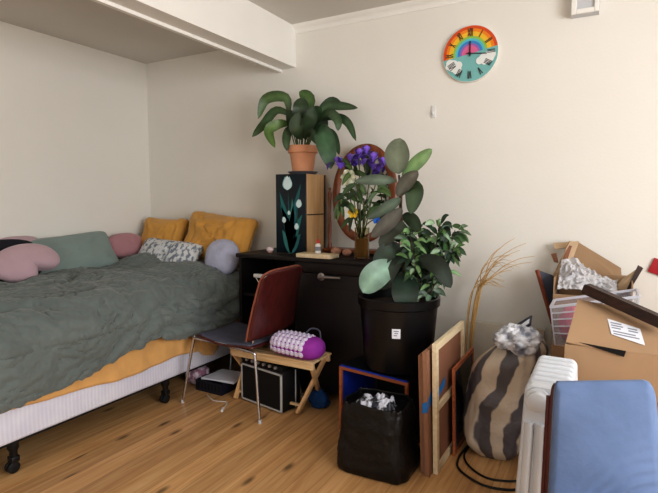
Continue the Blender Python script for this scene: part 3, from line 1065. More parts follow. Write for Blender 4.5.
# ------------------------------------------------------------------ dresser
DT = .925
DX0, DX1, DY0, DY1 = -2.275, -1.19, 2.775, 3.235
t = thing('dresser', 'dark espresso wooden dresser against the wall behind the chair', 'dresser', (-1.73, 3.0, 0))
MB().box((DX0-.01, DY0-.025, DT-.028), (DX1+.01, DY1, DT), bevel=.005).build('top', M['dresser'], t)
for xa in (DX0, DX1-.022):
    MB().box((xa, DY0, 0), (xa+.022, DY1-.005, DT-.028)).build('side_panel', M['dresser_z'], t, smooth=False)
MB().box((-1.80, DY0, .0), (-1.778, DY1-.02, DT-.028)).build('divider', M['dresser_z'], t, smooth=False)
MB().box((DX0+.022, DY1-.02, 0.04), (DX1-.022, DY1-.008, DT-.028)).build('back_panel', M['dark_inside'], t, smooth=False)
for z in (.06, .36, .62):
    MB().box((DX0+.022, DY0+.02, z), (-1.80, DY1-.02, z+.02)).build('shelf', M['dresser'], t, smooth=False)
dr = MB().box((-1.776, DY0-.012, .05), (DX1-.001, DY0+.006, DT-.10), bevel=.003).build('door', M['dresser_z'], t)
MB().box((-1.75, DY0-.016, .09), (DX1-.03, DY0-.0125, DT-.19), bevel=.002).build('raised_panel', M['dresser_z'], dr)
b = MB().box((-1.776, DY0-.012, DT-.096), (DX1-.001, DY0+.006, DT-.030), bevel=.003)
b.build('drawer', M['dresser'], t)
h0 = at(320, 277, DY0-.03)
b = MB()
b.lathe([(.026, 0), (.026, .006), (.012, .012), (.010, .035), (0, .035)], (h0.x, DY0-.0125, h0.z), 18, Matrix.Rotation(PI/2, 4, 'X'))
b.tube([(h0.x, DY0-.045, h0.z), (h0.x+.05, DY0-.048, h0.z+.004), (h0.x+.155, DY0-.046, h0.z+.006)], lambda q: .012-.006*q, 10, 5)
b.build('lever_handle', M['steel'], t)
# white clip with a thin cable on the dresser's front edge
t = thing('cable_clip', 'small white clip with thin cable hanging at the dresser front', 'clip', at(263, 300, 2.73))
c0 = at(258, 276, 2.735)
MB().box((c0.x-.035, 2.725, c0.z-.012), (c0.x+.045, 2.76, c0.z+.014), bevel=.006).build('clip_body', M['white_plastic'], t)
MB().tube([c0+V((-.02, 0, -.01)), at(259, 285, 2.73), at(256, 300, 2.73), at(252, 318, 2.72), at(250, 345, 2.72)], .0035, 6, 5).build('wire', M['whitecable'], t)

# painted cabinet
PX0, PX1, PY0, PY1, PZ1 = -2.035, -1.795, 2.90, 3.17, 1.478
t = thing('painted_cabinet', 'narrow cabinet with white tulips painted on its black front', 'cabinet', (-1.91, 3.03, DT))
b = MB()
b.box((PX0, PY0+.014, DT+.001), (PX0+.012, PY1, PZ1)).box((PX1-.012, PY0+.014, DT+.001), (PX1, PY1, PZ1))
b.box((PX0+.012, PY0+.014, PZ1-.012), (PX1-.012, PY1, PZ1)).box((PX0+.012, PY0+.014, DT+.001), (PX1-.012, PY1, DT+.013))
b.box((PX0+.012, PY1-.008, DT+.013), (PX1-.012, PY1, PZ1-.012))
b.build('case', M['lightwood_z'], t, smooth=False)
b = MB().box((PX1, PY0+.02, 1.195), (PX1+.0025, PY1, 1.203)).box((PX1-.002, PY1-.016, DT+.001), (PX1+.004, PY1+.001, PZ1))
b.build('side_seam', M['darkbar'], t, smooth=False)
dr = MB().box((PX0-.003, PY0, DT+.004), (PX1+.003, PY0+.014, PZ1), bevel=.003).build('door', M['cab_black'], t)
dr['label'] = 'black door painted with white tulips'
PW, PH = (PX1-PX0), (PZ1-DT)
def pp(u, v, d=0):      # u 0..1 left to right, v 0..1 bottom to top of the door
    return V((PX0+PW*u, PY0-.0004-d, DT+PH*v))
b = MB()
def pleaf(u0, v0, u1, v1, w, c, d=0.0, bow=0.0):
    b.tint(c)
    A = pp(u0, v0); B = pp(u1, v1)
    tdir = (B-A); nn = V((tdir.z, 0, -tdir.x)).normalized()
    L_, R_ = [], []
    for k in range(11):
        q = k/10
        c_ = A.lerp(B, q)+nn*bow*math.sin(PI*q)
        ww = w*.95*math.sin(PI*min(1, q**.8))
        L_.append(c_+nn*ww); R_.append(c_-nn*ww)
    b.poly([p-V((0, d, 0)) for p in L_ + R_[-2:0:-1]], (0, -1, 0), .0005)
def tulip(u, v, s, ang=0.0, d=.0016):
    for k, (du, a, c) in enumerate(((-.38, .35, (150, 196, 206)), (.38, -.35, (176, 212, 218)), (0, 0, (214, 234, 236)))):
        ca = ang+a
        pleaf(u, v, u+s*math.sin(ang)*.6+du*s*.55, v+s*.5*(1 if k == 2 else .95), s*.095, c, d+k*.0006, bow=0)
for x0, v0, x1, v1, w, c, bw in ((.5, .0, .42, .80, .008, (40, 92, 92), 0), (.52, .0, .76, .62, .007, (40, 92, 92), .008), (.48, .0, .3, .42, .007, (40, 92, 92), 0),
                              (.5, .05, .14, .62, .030, (40, 108, 110), .02), (.55, .05, .90, .50, .032, (46, 116, 114), -.02), (.5, .1, .86, .88, .028, (34, 96, 102), -.015),
                              (.45, .1, .12, .78, .026, (38, 110, 112), .012), (.5, .0, .20, .30, .034, (52, 122, 118), .01), (.5, .0, .84, .26, .034, (42, 104, 108), -.01),
                              (.5, .2, .56, .70, .020, (60, 132, 128), .005)):
    pleaf(x0, v0, x1, v1, w, c, .0003, bw)
tulip(.40, .80, .36, 0)
tulip(.78, .58, .22, .1)
tulip(.28, .39, .16, -.1)
tulip(.70, .31, .17, .1)
tulip(.45, .49, .12, 0)
b.build('painted_tulips', M['tint'], dr, smooth=False)

# terracotta pot plant on the cabinet
TC = V((-1.888, 3.02, PZ1))
t = thing('saucer', 'grey glazed saucer under the terracotta pot', 'saucer', (TC.x, TC.y, PZ1))
MB().lathe([(0, .001), (.088, .001), (.108, .018), (.105, .020), (.086, .008), (0, .008)], TC, 40).build('dish', M['saucer'], t)
t = thing('potted_plant', 'broad leaved plant in a terracotta pot atop the painted cabinet', 'plant', (TC.x, TC.y, PZ1+.009))
MB().lathe([(0, .009), (.072, .009), (.092, .148), (.104, .150), (.108, .198), (.097, .198), (.093, .170), (0, .170)], TC, 40).build('pot', M['terracotta'], t)
MB().lathe([(0, .178), (.093, .172)], TC, 30).build('soil', M['soil'], t)
PL = [ # path in the photograph, depth offsets, width, tint
    ([(289, 118), (286, 98), (266, 99), (258, 119)], (0, -.02, -.05, -.08), .058, (64, 84, 52)),
    ([(296, 118), (277, 110), (263, 125), (252, 137)], (0, -.05, -.08, -.12), .050, (52, 72, 46)),
    ([(293, 124), (279, 124), (269, 131), (275, 148)], (0, -.10, -.15, -.18), .058, (74, 96, 52)),
    ([(303, 132), (304, 112), (308, 99), (299, 92)], (0, 0, .02, .03), .085, (66, 88, 50)),
    ([(303, 136), (300, 120), (301, 106), (300, 98)], (-.02, -.05, -.06, -.02), .085, (44, 58, 40)),
    ([(314, 124), (325, 107), (341, 106), (358, 108)], (0, .02, .02, .0), .046, (56, 74, 52)),
    ([(312, 124), (322, 109), (333, 101), (345, 110)], (.02, .06, .08, .06), .046, (48, 64, 44)),
    ([(318, 120), (336, 117), (348, 123), (356, 141)], (0, -.05, -.08, -.1), .042, (48, 66, 46)),
    ([(314, 124), (328, 113), (337, 120), (338, 131)], (-.02, -.08, -.12, -.13), .050, (52, 70, 48)),
    ([(315, 128), (322, 132), (327, 149), (331, 169)], (-.02, -.14, -.17, -.16), .098, (54, 78, 56)),
    ([(318, 128), (331, 132), (336, 143), (339, 155)], (0, -.05, -.08, -.1), .038, (44, 62, 42)),
    ([(296, 134), (289, 130), (286, 140), (287, 151)], (0, -.07, -.12, -.13), .048, (50, 66, 44)),
    ([(309, 137), (313, 121), (317, 112), (322, 108)], (-.02, -.07, -.09, -.1), .070, (44, 62, 42)),
    ([(300, 138), (294, 128), (292, 118), (288, 110)], (0, -.04, -.05, -.05), .070, (46, 62, 42)),
    ([(305, 140), (306, 128), (311, 118), (313, 106)], (-.03, -.09, -.12, -.12), .075, (42, 56, 40)),
    ([(302, 140), (298, 132), (296, 124), (299, 112)], (-.03, -.10, -.12, -.12), .075, (46, 60, 42)),
    ([(310, 138), (316, 132), (322, 124), (325, 116)], (0, .03, .05, .05), .070, (38, 52, 38)),
    ([(307, 138), (310, 133), (314, 136), (318, 145)], (-.06, -.12, -.15, -.16), .050, (44, 60, 42)),
]
b = MB()
for path, dy, w, c in PL:
    b.tint(tuple(min(255, int(q*1.18)) for q in c))
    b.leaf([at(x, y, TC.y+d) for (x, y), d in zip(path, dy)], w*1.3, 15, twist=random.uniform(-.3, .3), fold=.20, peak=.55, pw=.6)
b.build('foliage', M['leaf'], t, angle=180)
b = MB()
for path, dy, w, c in PL:
    q = at(*path[0], TC.y+dy[0])
    b.tube([V((TC.x+(q.x-TC.x)*.4, TC.y-.02, TC.z+.175)), V((TC.x+(q.x-TC.x)*.7, TC.y-.02, (TC.z+.175+q.z)/2)), q], .0035, 6, 4)
b.build('stalks', M['stem'], t)

# small pinkish egg-shaped ornament
c = at(270, 249.5, 2.90)
t = thing('ornament', 'small pinkish white egg ornament left of the painted cabinet', 'ornament', (c.x, 2.90, DT))
MB().lathe([(0, .001), (.016, .001), (.018, .006), (.014, .008), (0, .008)], (c.x, 2.90, DT), 24).build('foot', M['shell'], t)
MB().lathe([(0, .006), (.02, .010), (.027, .022), (.022, .036), (.010, .043), (0, .044)], (c.x, 2.90, DT), 24).build('egg', M['porcelain'], t)

# light wooden board with glue bottle
tag(MB().box((-1.775, 2.745, DT+.001), (-1.515, 2.865, DT+.028), bevel=.004).build('wooden_block', M['cream_wood']),
    'pale flat wooden block on the dresser in front of the cabinet', 'board')
c = at(318, 248, 2.80)
t = thing('glue_bottle', 'white glue bottle with red cap standing on the pale block', 'bottle', (c.x, 2.80, DT+.029))
MB().lathe([(0, .001), (.019, .001), (.020, .01), (.020, .05), (.014, .062), (.009, .066), (0, .066)], (c.x, 2.80, DT+.029), 24).build('bottle_body', M['white_plastic'], t)
MB().lathe([(.0202, .018), (.0206, .018), (.0206, .045), (.0202, .045)], (c.x, 2.80, DT+.029), 24).build('printed_band', M['ink'], t)
MB().lathe([(.0, .066), (.010, .066), (.009, .08), (.004, .093), (0, .094)], (c.x, 2.80, DT+.029), 20).build('cap', M['red_plastic'], t)

# oval mirror on a stand
MCn = V((-1.465, 3.13, 1.345)); MA, MBr = .245, .340
t = thing('oval_mirror', 'oval dressing mirror in chestnut wooden frame standing on the dresser', 'mirror', (MCn.x, 3.12, DT))
tilt = Matrix.Rotation(math.radians(-4), 3, 'X')
def ov(a, ra, rb, d):
    return MCn + tilt @ V((ra*math.cos(a), d, rb*math.sin(a)))
def fr(u, v):
    a = 2*PI*u; k = 2*PI*v
    w = .030
    return ov(a, MA-w+w*math.cos(k), MBr-w+w*math.cos(k), .014*math.sin(k))
b = MB(); b.grid(lambda u, v: fr(u, v), 72, 12, True)
b.build('frame', M['mirror_wood'], t, angle=180)
b = MB(); b.poly([ov(-2*PI*k/72, MA-.030, MBr-.030, .002) for k in range(72)], (0, -1, 0), .001)
b.build('mirror_glass', M['mirror'], t, smooth=False)
b = MB(); b.poly([ov(2*PI*k/72, MA-.012, MBr-.012, .010) for k in range(72)], (0, 1, 0), .004)
b.build('backing', M['dark_inside'], t, smooth=False)
for s in (-1, 1):
    x = MCn.x+s*(MA+.022)
    MB().lathe([(0, .03), (.016, .03), (.016, .06), (.010, .075), (.013, .16), (.009, .30), (.013, .40), (.015, .42), (.008, .44), (.011, .455), (0, .465)], (x, 3.13, DT), 16).build('post', M['mirror_wood'], t)
b = MB().box((MCn.x-MA-.045, 3.06, DT+.012), (MCn.x+MA+.045, 3.2, DT+.035), bevel=.006)
for s in (-1, 1):
    for y in (3.075, 3.185):
        b.lathe([(0, .001), (.012, .001), (.016, .010), (0, .012)], (MCn.x+s*(MA+.02), y, DT), 12)
b.build('stand', M['mirror_wood'], t)
# keepsakes in front of the mirror
for k, (px, lab, rx, rz) in enumerate(((336, 'pinkish shell in front of the mirror, left of the other shell', .034, .028), (347, 'brownish shell in front of the mirror beside the vase', .030, .024))):
    c = at(px, 245, 2.965)
    t = MB()
    def sh(u, v, c=c, rx=rx, rz=rz):
        a = 2*PI*u; e = PI*(v-.5)
        rr = 1+.10*math.sin(9*a)
        return V((c.x+rx*math.cos(a)*math.cos(e)*rr, 2.965+.024*math.sin(a)*math.cos(e)*rr, DT+.001+rz*(1+math.sin(e))))
    t.grid(sh, 48, 16, True)
    tag(t.build('shell', M['shell'], angle=180), lab, 'shell', 'shells before the mirror')

# glass vase and flowers
VC = V((-1.362, 2.885, DT))
t = thing('glass_vase', 'clear glass vase of cut irises on the dresser before the mirror', 'vase', VC)
MB().lathe([(0, .001), (.044, .001), (.047, .006), (.047, .20), (.044, .20), (.0435, .012), (0, .012)], VC, 32).build('vessel', M['glass'], t)
MB().lathe([(0, .013), (.0425, .013), (.0425, .135), (0, .135)], VC, 32).build('water', M['water'], t)
IR = [(338.5, 165, -.03, 'leftmost purple iris in the vase, leaning out low'), (351, 162, .0, 'purple iris second from the left in the vase'),
      (359, 157, -.03, 'purple iris third from the left, standing tall in the vase'), (366, 154, .02, 'tallest purple iris at the middle of the bunch'),
      (373, 161, -.02, 'purple iris second from the right in the vase'), (382, 166, .0, 'rightmost purple iris in the vase, close to the rubber plant')]
for px, py, dy, lab in IR:
    c = at(px, py, VC.y+dy)
    t = thing('iris', lab, 'flower', (VC.x+(c.x-VC.x)*.03, VC.y, DT+.02), 0, 'purple irises in the glass vase')
    q0 = V((VC.x+(c.x-VC.x)*-.12, VC.y+dy*.3, DT+.02)); q1 = V((VC.x+(c.x-VC.x)*.2, VC.y+dy*.6, DT+.21))
    MB().tube([q0, q1, q1.lerp(c, .5)+V((0, 0, .04)), c+V((0, 0, -.012))], .004, 6, 5).build('stem', M['stem'], t)
    b = MB()
    rnd = random.Random(px)
    off = rnd.random()*2
    for k in range(3):
        a = off+2*PI*k/3
        d = V((math.cos(a), math.sin(a), 0))
        b.tint((92, 62, 170))
        b.leaf([c+V((0, 0, -.012)), c+d*.030+V((0, 0, .012)), c+d*.062+V((0, 0, .004)), c+d*.076+V((0, 0, -.032))], .056, 8, face=d*.4+V((0, 0, 1)), fold=.2, peak=.65)
        a += PI/3
        d = V((math.cos(a), math.sin(a), 0))
        b.tint((116, 84, 190))
        b.leaf([c+V((0, 0, -.010)), c+d*.020+V((0, 0, .020)), c+d*.028+V((0, 0, .042)), c+d*.012+V((0, 0, .056))], .042, 8, face=d, fold=-.3, peak=.6)
    b.build('bloom', M['petal'], t, angle=180)
def cutflower(px, py, dy, lab, name, cols, n, size):
    c = at(px, py, VC.y+dy)
    t = thing(name, lab, 'flower', (VC.x, VC.y, DT+.02))
    q0 = V((VC.x-(c.x-VC.x)*.1, VC.y+dy*.2, DT+.02)); q1 = V((VC.x+(c.x-VC.x)*.25, VC.y+dy*.5, DT+.205))
    MB().tube([q0, q1, c], .0035, 6, 6).build('stem', M['stem'], t)
    b = MB()
    for k in range(n):
        a = 2*PI*k/n
        d = V((math.cos(a), -.5, math.sin(a))).normalized()
        b.tint(cols[k % len(cols)])
        b.leaf([c, c+d*size*.5, c+d*size+V((0, 0, -.004))], size*.75, 6, fold=.2, peak=.6)
    b.build('bloom', M['petal'], t, angle=180)
cutflower(354, 212, -.06, 'yellow flower hanging low over the vase rim', 'yellow_flower', [(238, 204, 60), (226, 180, 44)], 6, .042)
cutflower(350, 177, -.03, 'pale cream bud below the irises on the left', 'cream_flower', [(226, 226, 206), (206, 212, 190)], 6, .062)
cutflower(364, 190, .02, 'white flower half hidden below the rubber plant leaf', 'white_flower', [(230, 230, 226), (214, 216, 214)], 7, .080)
cutflower(378.5, 217, -.05, 'bright blue flower low at the right of the vase', 'blue_flower', [(40, 104, 196), (28, 84, 172)], 6, .046)
# leafy sprigs in the vase
SPR = [((343, 196), (338, 214), 'leaf sprig spreading lowest left from the vase'), ((356, 180), (352, 172), 'upright leaf sprig among the iris stems'),
       ((372, 196), (380, 190), 'leaf sprig leaning right behind the rubber plant')]
for k, (m1, tp, lab) in enumerate(SPR):
    t = thing('leafy_sprig', lab, 'greenery', (VC.x, VC.y, DT+.02), 0, 'leaf sprigs in the vase')
    dy = (-.10, -.02, .03)[k]
    p1 = at(*m1, VC.y+dy); p2 = at(*tp, VC.y+dy)
    ax_ = [V((VC.x+(p1.x-VC.x)*-.1, VC.y, DT+.02)), V((VC.x+(p1.x-VC.x)*.2, VC.y+dy*.3, DT+.205)), p1, p2]
    MB().tube(ax_, .003, 6, 6).build('stem', M['stem'], t)
    b = MB()
    rnd = random.Random(k+3)
    sp = spline(ax_, 8)
    for j in range(15):
        p = sp[10 + (j % (len(sp)-10))]
        d = V((rnd.uniform(-1, 1), rnd.uniform(-.6, .3), rnd.uniform(-.9, .6))).normalized()
        L_ = rnd.uniform(.07, .13)
        b.tint(rnd.choice([(70, 94, 58), (56, 78, 50), (84, 108, 66), (48, 66, 46)]))
        b.leaf([p, p+d*L_*.5+V((0, 0, .012)), p+d*L_+V((0, 0, -.012))], rnd.uniform(.024, .042), 6, twist=rnd.uniform(-.7, .7))
    b.build('leaves', M['leaf'], t, angle=180)

# ------------------------------------------------------------------ crate with the big planter
CRR = math.radians(-9)
CC0 = V((-1.035, 2.58, 0))
t = thing('open_crate', 'open black crate with orange wooden edges carrying the big black planter', 'crate', CC0, CRR)
RC = Matrix.Translation(CC0) @ Matrix.Rotation(CRR, 4, 'Z')
cw, cdp, chh = .218, .19, .378
b = MB()
b.box((-cw, -cdp+.012, chh-.016), (cw, cdp, chh-.001), mtx=RC).box((-cw, -cdp+.012, .001), (cw, cdp, .016), mtx=RC)
b.box((cw-.014, -cdp+.012, .016), (cw, cdp, chh-.016), mtx=RC)
b.box((-cw, cdp-.012, .016), (cw-.014, cdp, chh-.016), mtx=RC)
b.build('case', M['crate_black'], t, smooth=False)
b = MB().box((-cw, -cdp+.012, .016), (-cw+.014, cdp-.012, chh-.016), mtx=RC)
b.build('side_panel', M['blue_paint'], t, smooth=False)
b = MB().box((-cw+.006, -cdp-.001, chh-.008), (cw-.006, -cdp+.010, chh-.001), mtx=RC)
b.build('blue_lining', M['blue_paint'], t, smooth=False)
b = MB()
b.box((-cw, -cdp-.004, chh-.024), (cw, -cdp+.012, chh-.008), mtx=RC).box((-cw, -cdp-.004, .0), (cw, -cdp+.012, .016), mtx=RC)
b.box((-cw, -cdp-.004, .016), (-cw+.016, -cdp+.012, chh-.024), mtx=RC).box((cw-.016, -cdp-.004, .016), (cw, -cdp+.012, chh-.024), mtx=RC)
b.build('edge_frame', M['crate_orange'], t, smooth=False)

PC = V((-.985, 2.565, chh+.004))
t = thing('planter', 'large glossy black planter with rubber plant and small leaved bush', 'planter', PC)
MB().lathe([(0, .001), (.176, .001), (.186, .01), (.212, .345), (.224, .352), (.226, .395), (.218, .400), (.208, .392), (.204, .345), (0, .345)], PC, 56).build('pot', M['pot_black'], t)
MB().lathe([(0, .352), (.12, .350), (.2035, .346)], PC, 40).build('soil', M['soil'], t)
# label, wrapped on the pot front towards the room
la = math.radians(-72)
b = MB()
def lab_pt(u, v, e=0.0):
    a = la + (u-.5)*.215
    z = .205 + .052*v
    r = .186 + (.212-.186)*(z-.01)/.335 + .0012+e
    return PC + V((r*math.cos(a), r*math.sin(a), z))
b.grid(lambda u, v: lab_pt(u, v), 8, 2)
lo = b.build('price_label', M['paper'], t, angle=180)
lo['label'] = 'small white rectangular label'
b = MB()
for v0, u0, u1 in ((.72, .22, .80), (.50, .30, .72), (.28, .22, .62)):
    b.grid(lambda u, v: lab_pt(u0+(u1-u0)*u, v0+.10*v, .0006), 6, 1)
b.build('print_lines', M['ink'], lo, angle=180)

YP = PC.y
t = thing('rubber_plant', 'tall rubber plant with broad oval leaves growing from the black planter', 'plant', (PC.x, PC.y, PC.z+.352))
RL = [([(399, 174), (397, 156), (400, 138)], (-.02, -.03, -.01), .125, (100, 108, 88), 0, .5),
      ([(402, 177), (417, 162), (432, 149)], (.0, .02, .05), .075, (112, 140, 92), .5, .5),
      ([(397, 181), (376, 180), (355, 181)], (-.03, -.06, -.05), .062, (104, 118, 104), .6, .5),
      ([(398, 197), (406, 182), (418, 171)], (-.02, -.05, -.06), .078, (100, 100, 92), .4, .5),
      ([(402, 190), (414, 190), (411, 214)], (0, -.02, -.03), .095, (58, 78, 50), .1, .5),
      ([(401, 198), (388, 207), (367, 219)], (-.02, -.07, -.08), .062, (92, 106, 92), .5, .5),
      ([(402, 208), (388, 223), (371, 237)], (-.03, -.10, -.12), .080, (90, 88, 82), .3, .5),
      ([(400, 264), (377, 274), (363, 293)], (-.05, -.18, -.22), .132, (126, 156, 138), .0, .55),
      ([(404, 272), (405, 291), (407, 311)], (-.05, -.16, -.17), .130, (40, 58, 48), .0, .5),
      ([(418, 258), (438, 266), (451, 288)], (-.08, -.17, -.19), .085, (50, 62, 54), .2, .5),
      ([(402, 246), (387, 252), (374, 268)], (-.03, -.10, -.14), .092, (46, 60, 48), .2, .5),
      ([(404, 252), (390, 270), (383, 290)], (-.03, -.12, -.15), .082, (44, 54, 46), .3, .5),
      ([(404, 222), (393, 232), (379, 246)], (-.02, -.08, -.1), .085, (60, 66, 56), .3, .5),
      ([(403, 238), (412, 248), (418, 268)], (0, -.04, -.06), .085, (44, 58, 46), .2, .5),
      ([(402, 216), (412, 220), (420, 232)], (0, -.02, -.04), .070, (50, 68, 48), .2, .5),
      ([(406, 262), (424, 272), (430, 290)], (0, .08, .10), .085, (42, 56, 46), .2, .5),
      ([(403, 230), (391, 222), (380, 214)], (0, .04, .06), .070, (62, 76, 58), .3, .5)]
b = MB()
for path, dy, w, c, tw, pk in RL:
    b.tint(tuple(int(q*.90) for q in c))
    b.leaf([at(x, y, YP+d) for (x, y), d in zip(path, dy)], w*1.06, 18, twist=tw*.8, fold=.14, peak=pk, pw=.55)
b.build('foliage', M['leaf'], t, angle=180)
b = MB()
b.tube([V((PC.x-.0, PC.y, PC.z+.35)), at(404, 270, YP), at(402, 225, YP), at(399, 175, YP-.01)], lambda q: .011-.005*q, 8, 8)
b.tube([V((PC.x+.03, PC.y-.03, PC.z+.35)), at(409, 275, YP-.04), at(403, 240, YP-.03)], lambda q: .009-.004*q, 8, 8)
b.build('trunk', M['branch'], t)
t = thing('bushy_plant', 'small leaved bushy plant spilling right beside the rubber plant', 'plant', (PC.x+.09, PC.y+.02, PC.z+.352))
b = MB()
rnd = random.Random(21)
stems = [[(419, 318), (424, 280), (421, 250), (416, 222)], [(421, 318), (428, 275), (436, 245), (440, 222)], [(423, 318), (434, 280), (446, 252), (455, 230)],
         [(420, 318), (426, 285), (430, 262), (434, 240)], [(417, 318), (414, 285), (408, 262), (402, 240)], [(418, 318), (420, 290), (414, 262), (410, 232)], [(421, 318), (432, 290), (445, 262), (450, 246)]]
ds = [(.0, .02, .03, .04), (.0, -.02, -.04, -.03), (.0, .0, .0, .02), (.02, .06, .08, .10), (.0, .04, .06, .06), (.0, -.05, -.09, -.08), (.0, -.03, -.06, -.07)]
for st, dd in zip(stems, ds):
    b.tube([at(x, y, YP+.02+d) for (x, y), d in zip(st, dd)], lambda q: .0045-.003*q, 6, 6)
b.build('stems', M['branch'], t)
b = MB()
for si, (st, dd) in enumerate(zip(stems, ds)):
    sp = spline([at(x, y, YP+.02+d) for (x, y), d in zip(st, dd)], 10)
    for k in range(52):
        q = rnd.uniform(.42, 1.0) if rnd.random() < .85 else rnd.uniform(.22, .45)
        p = sp[int(q*(len(sp)-1))]
        d = V((rnd.uniform(-1, 1), rnd.uniform(-.9, .6), rnd.uniform(-.5, .7))).normalized()
        p0 = p + d*rnd.uniform(.0, .04)
        L_ = rnd.uniform(.045, .085)
        b.tint(rnd.choice([(50, 74, 50), (62, 92, 56), (40, 60, 46), (84, 118, 70), (104, 136, 92), (36, 52, 42), (132, 156, 128)] if q > .4 else [(150, 168, 146), (100, 124, 104), (60, 80, 62)]))
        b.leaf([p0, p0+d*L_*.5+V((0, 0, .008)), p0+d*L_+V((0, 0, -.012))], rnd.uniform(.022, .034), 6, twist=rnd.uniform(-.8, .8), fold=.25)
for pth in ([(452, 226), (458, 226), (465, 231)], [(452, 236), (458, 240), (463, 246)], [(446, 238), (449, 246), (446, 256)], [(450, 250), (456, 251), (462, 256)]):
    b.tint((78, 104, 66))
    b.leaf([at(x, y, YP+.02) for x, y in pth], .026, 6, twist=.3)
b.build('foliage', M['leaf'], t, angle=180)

# ------------------------------------------------------------------ black bag in front of the crate
t = thing('black_bag', 'black plastic bag stuffed with crumpled print on the floor before the crate', 'bag', (-.90, 2.19, 0), CRR)
RB = Matrix.Translation((-.932, 2.172, 0)) @ Matrix.Rotation(math.radians(1), 4, 'Z')
def bagf(u, v):
    a = 2*PI*u
    w = .180*(1-.20*v**1.3) + .004*math.sin(v*9)
    d = .138*(1-.20*v**1.5)
    n = 5.5
    ca, sa = math.cos(a), math.sin(a)
    x = w*math.copysign(abs(ca)**(2/n), ca); y = d*math.copysign(abs(sa)**(2/n), sa)
    k = noise.noise(V((ca*2.4, sa*2.4, v*3)))*.012 + (1-2*abs(noise.noise(V((ca*4, sa*4, v*6+3)))))*.005
    z = .012 + .325*v + (.018*noise.noise(V((ca*3, sa*3, 4))) if v > .9 else 0)
    if v < .08:
        x *= .93+.07*v/.08; y *= .93+.07*v/.08
        z = .002+.01*(v/.08)**2
    return RB @ V((x*(1+k*4), y*(1+k*4), z))
b = MB(); b.grid(bagf, 72, 40, True)
b.build('bag_skin', M['bag_black'], t, angle=180, solid=.004)
b = MB(); b.poly([bagf(1-k/40, .01) for k in range(40)], (0, 0, 1), .001)
b.build('bag_bottom', M['bag_black'], t)
b = MB(); b.poly([V((0, 0, -.02))+bagf(k/40, .96) for k in range(40)], (0, 0, 1), .002)
b.build('inner_fold', M['bag_black'], t)
b = MB()
b.grid(lambda u, v: RB @ V(((u-.5)*.19-.01, (v-.5)*.15-.01, .312+.036*noise.noise(V((u*4, v*4, 2)))+.028*(1-2*abs(noise.noise(V((u*7, v*7, 6)))))-.12*max(0, abs(u-.5)*2-.75)-.12*max(0, abs(v-.5)*2-.75))), 40, 36)
b.cur = (1, 1, 1, 1)
tag(b.build('crumpled_wrapping', M['crumple'], angle=50), 'crumpled black and white wrapping poking from the top of the black bag', 'wrapping')

# ------------------------------------------------------------------ frames leaning beside the crate
def panel_y(x0, x1, y0, y1, z0, z1, th, lean):
    """corners of an upright board running in depth; lean = shift in X of the top"""
    return [(x0, y0, z0), (x1, y1, z0), (x1+lean, y1, z1), (x0+lean, y0, z1)]
GB = 'brown boards leaning on the crate'
for k, (dx, hh, y0, lab) in enumerate(((-.026, .575, 2.205, 'brown hardboard sheet nearest the crate, first of the leaning boards'),
                                      (0.0, .600, 2.185, 'brown hardboard sheet with blue tape between board and cream stretcher'))):
    t = thing('hardboard_sheet', lab, 'board', (-.72+dx, 2.35, 0), 0, GB)
    q = panel_y(-.676+dx, -.676+dx, y0, y0+.44, .001, hh, 0, -.024)
    MB().slab(*q, .022, bevel=.002).build('sheet', M['kraft'], t, smooth=False)
    if k == 1:
        b = MB()
        zt = .37
        xx = lambda z, e: -.676 + dx - .026*z/hh + e
        b.slab((xx(zt-.05, .0012), y0-.0012, zt-.06), (xx(zt-.05, .0012), y0+.10, zt-.0), (xx(zt, .0012), y0+.10, zt+.045), (xx(zt, .0012), y0-.0012, zt-.005), .0008)
        b.slab((xx(zt, -.023), y0-.0010, zt-.065), (xx(zt, .0012), y0-.0010, zt-.055), (xx(zt, .0012), y0-.0010, zt-.002), (xx(zt, -.023), y0-.0010, zt-.018), .0006)
        b.build('blue_tape', M['tape'], t, smooth=False)
t = thing('canvas_stretcher', 'back of a canvas on cream wooden stretcher with blue tape and crossbar', 'canvas', (-.66, 2.5, 0))
Y0, Y1, HS, LN = 2.225, 2.745, .632, -.018
def sx(z):
    return -.648 + LN*z/HS
def sbar(y0, z0, y1, z1, w, m, th=.022, name='stretcher_bar', e=0.0):
    dy, dz = y1-y0, z1-z0
    L_ = math.hypot(dy, dz); n_ = (-dz/L_*w, dy/L_*w)
    q = [(sx(z0)+e, y0, z0), (sx(z1)+e, y1, z1), (sx(z1+n_[1])+e, y1+n_[0], z1+n_[1]), (sx(z0+n_[1])+e, y0+n_[0], z0+n_[1])]
    MB().slab(*q, th, bevel=.0015).build(name, m, t, smooth=False)
W_ = .036
sbar(Y0, .001, Y1, .001, W_, M['cream_wood'])
sbar(Y0, HS-W_, Y1, HS-W_, W_, M['cream_wood'])
sbar(Y0+W_, W_+.001, Y0+W_, HS-W_, W_, M['cream_wood'])
sbar(Y1, W_+.001, Y1, HS-W_, W_, M['cream_wood'])
sbar(Y0+W_, .30, Y1-W_, .30, W_, M['cream_wood'], .016)
q = [(sx(W_)-.012, Y0+.02, W_-.01), (sx(W_)-.012, Y1-.02, W_-.01), (sx(HS)-.012, Y1-.02, HS-.02), (sx(HS)-.012, Y0+.02, HS-.02)]
MB().slab(*q, .004).build('canvas_back', M['kraft2'], t, smooth=False)
b = MB().slab((sx(.36)-.0105, Y0+W_+.001, .345), (sx(.36)-.0105, Y0+.17, .385), (sx(.4)-.0105, Y0+.17, .425), (sx(.4)-.0105, Y0+W_+.001, .385), .0008)
b.build('blue_tape', M['tape'], t, smooth=False)

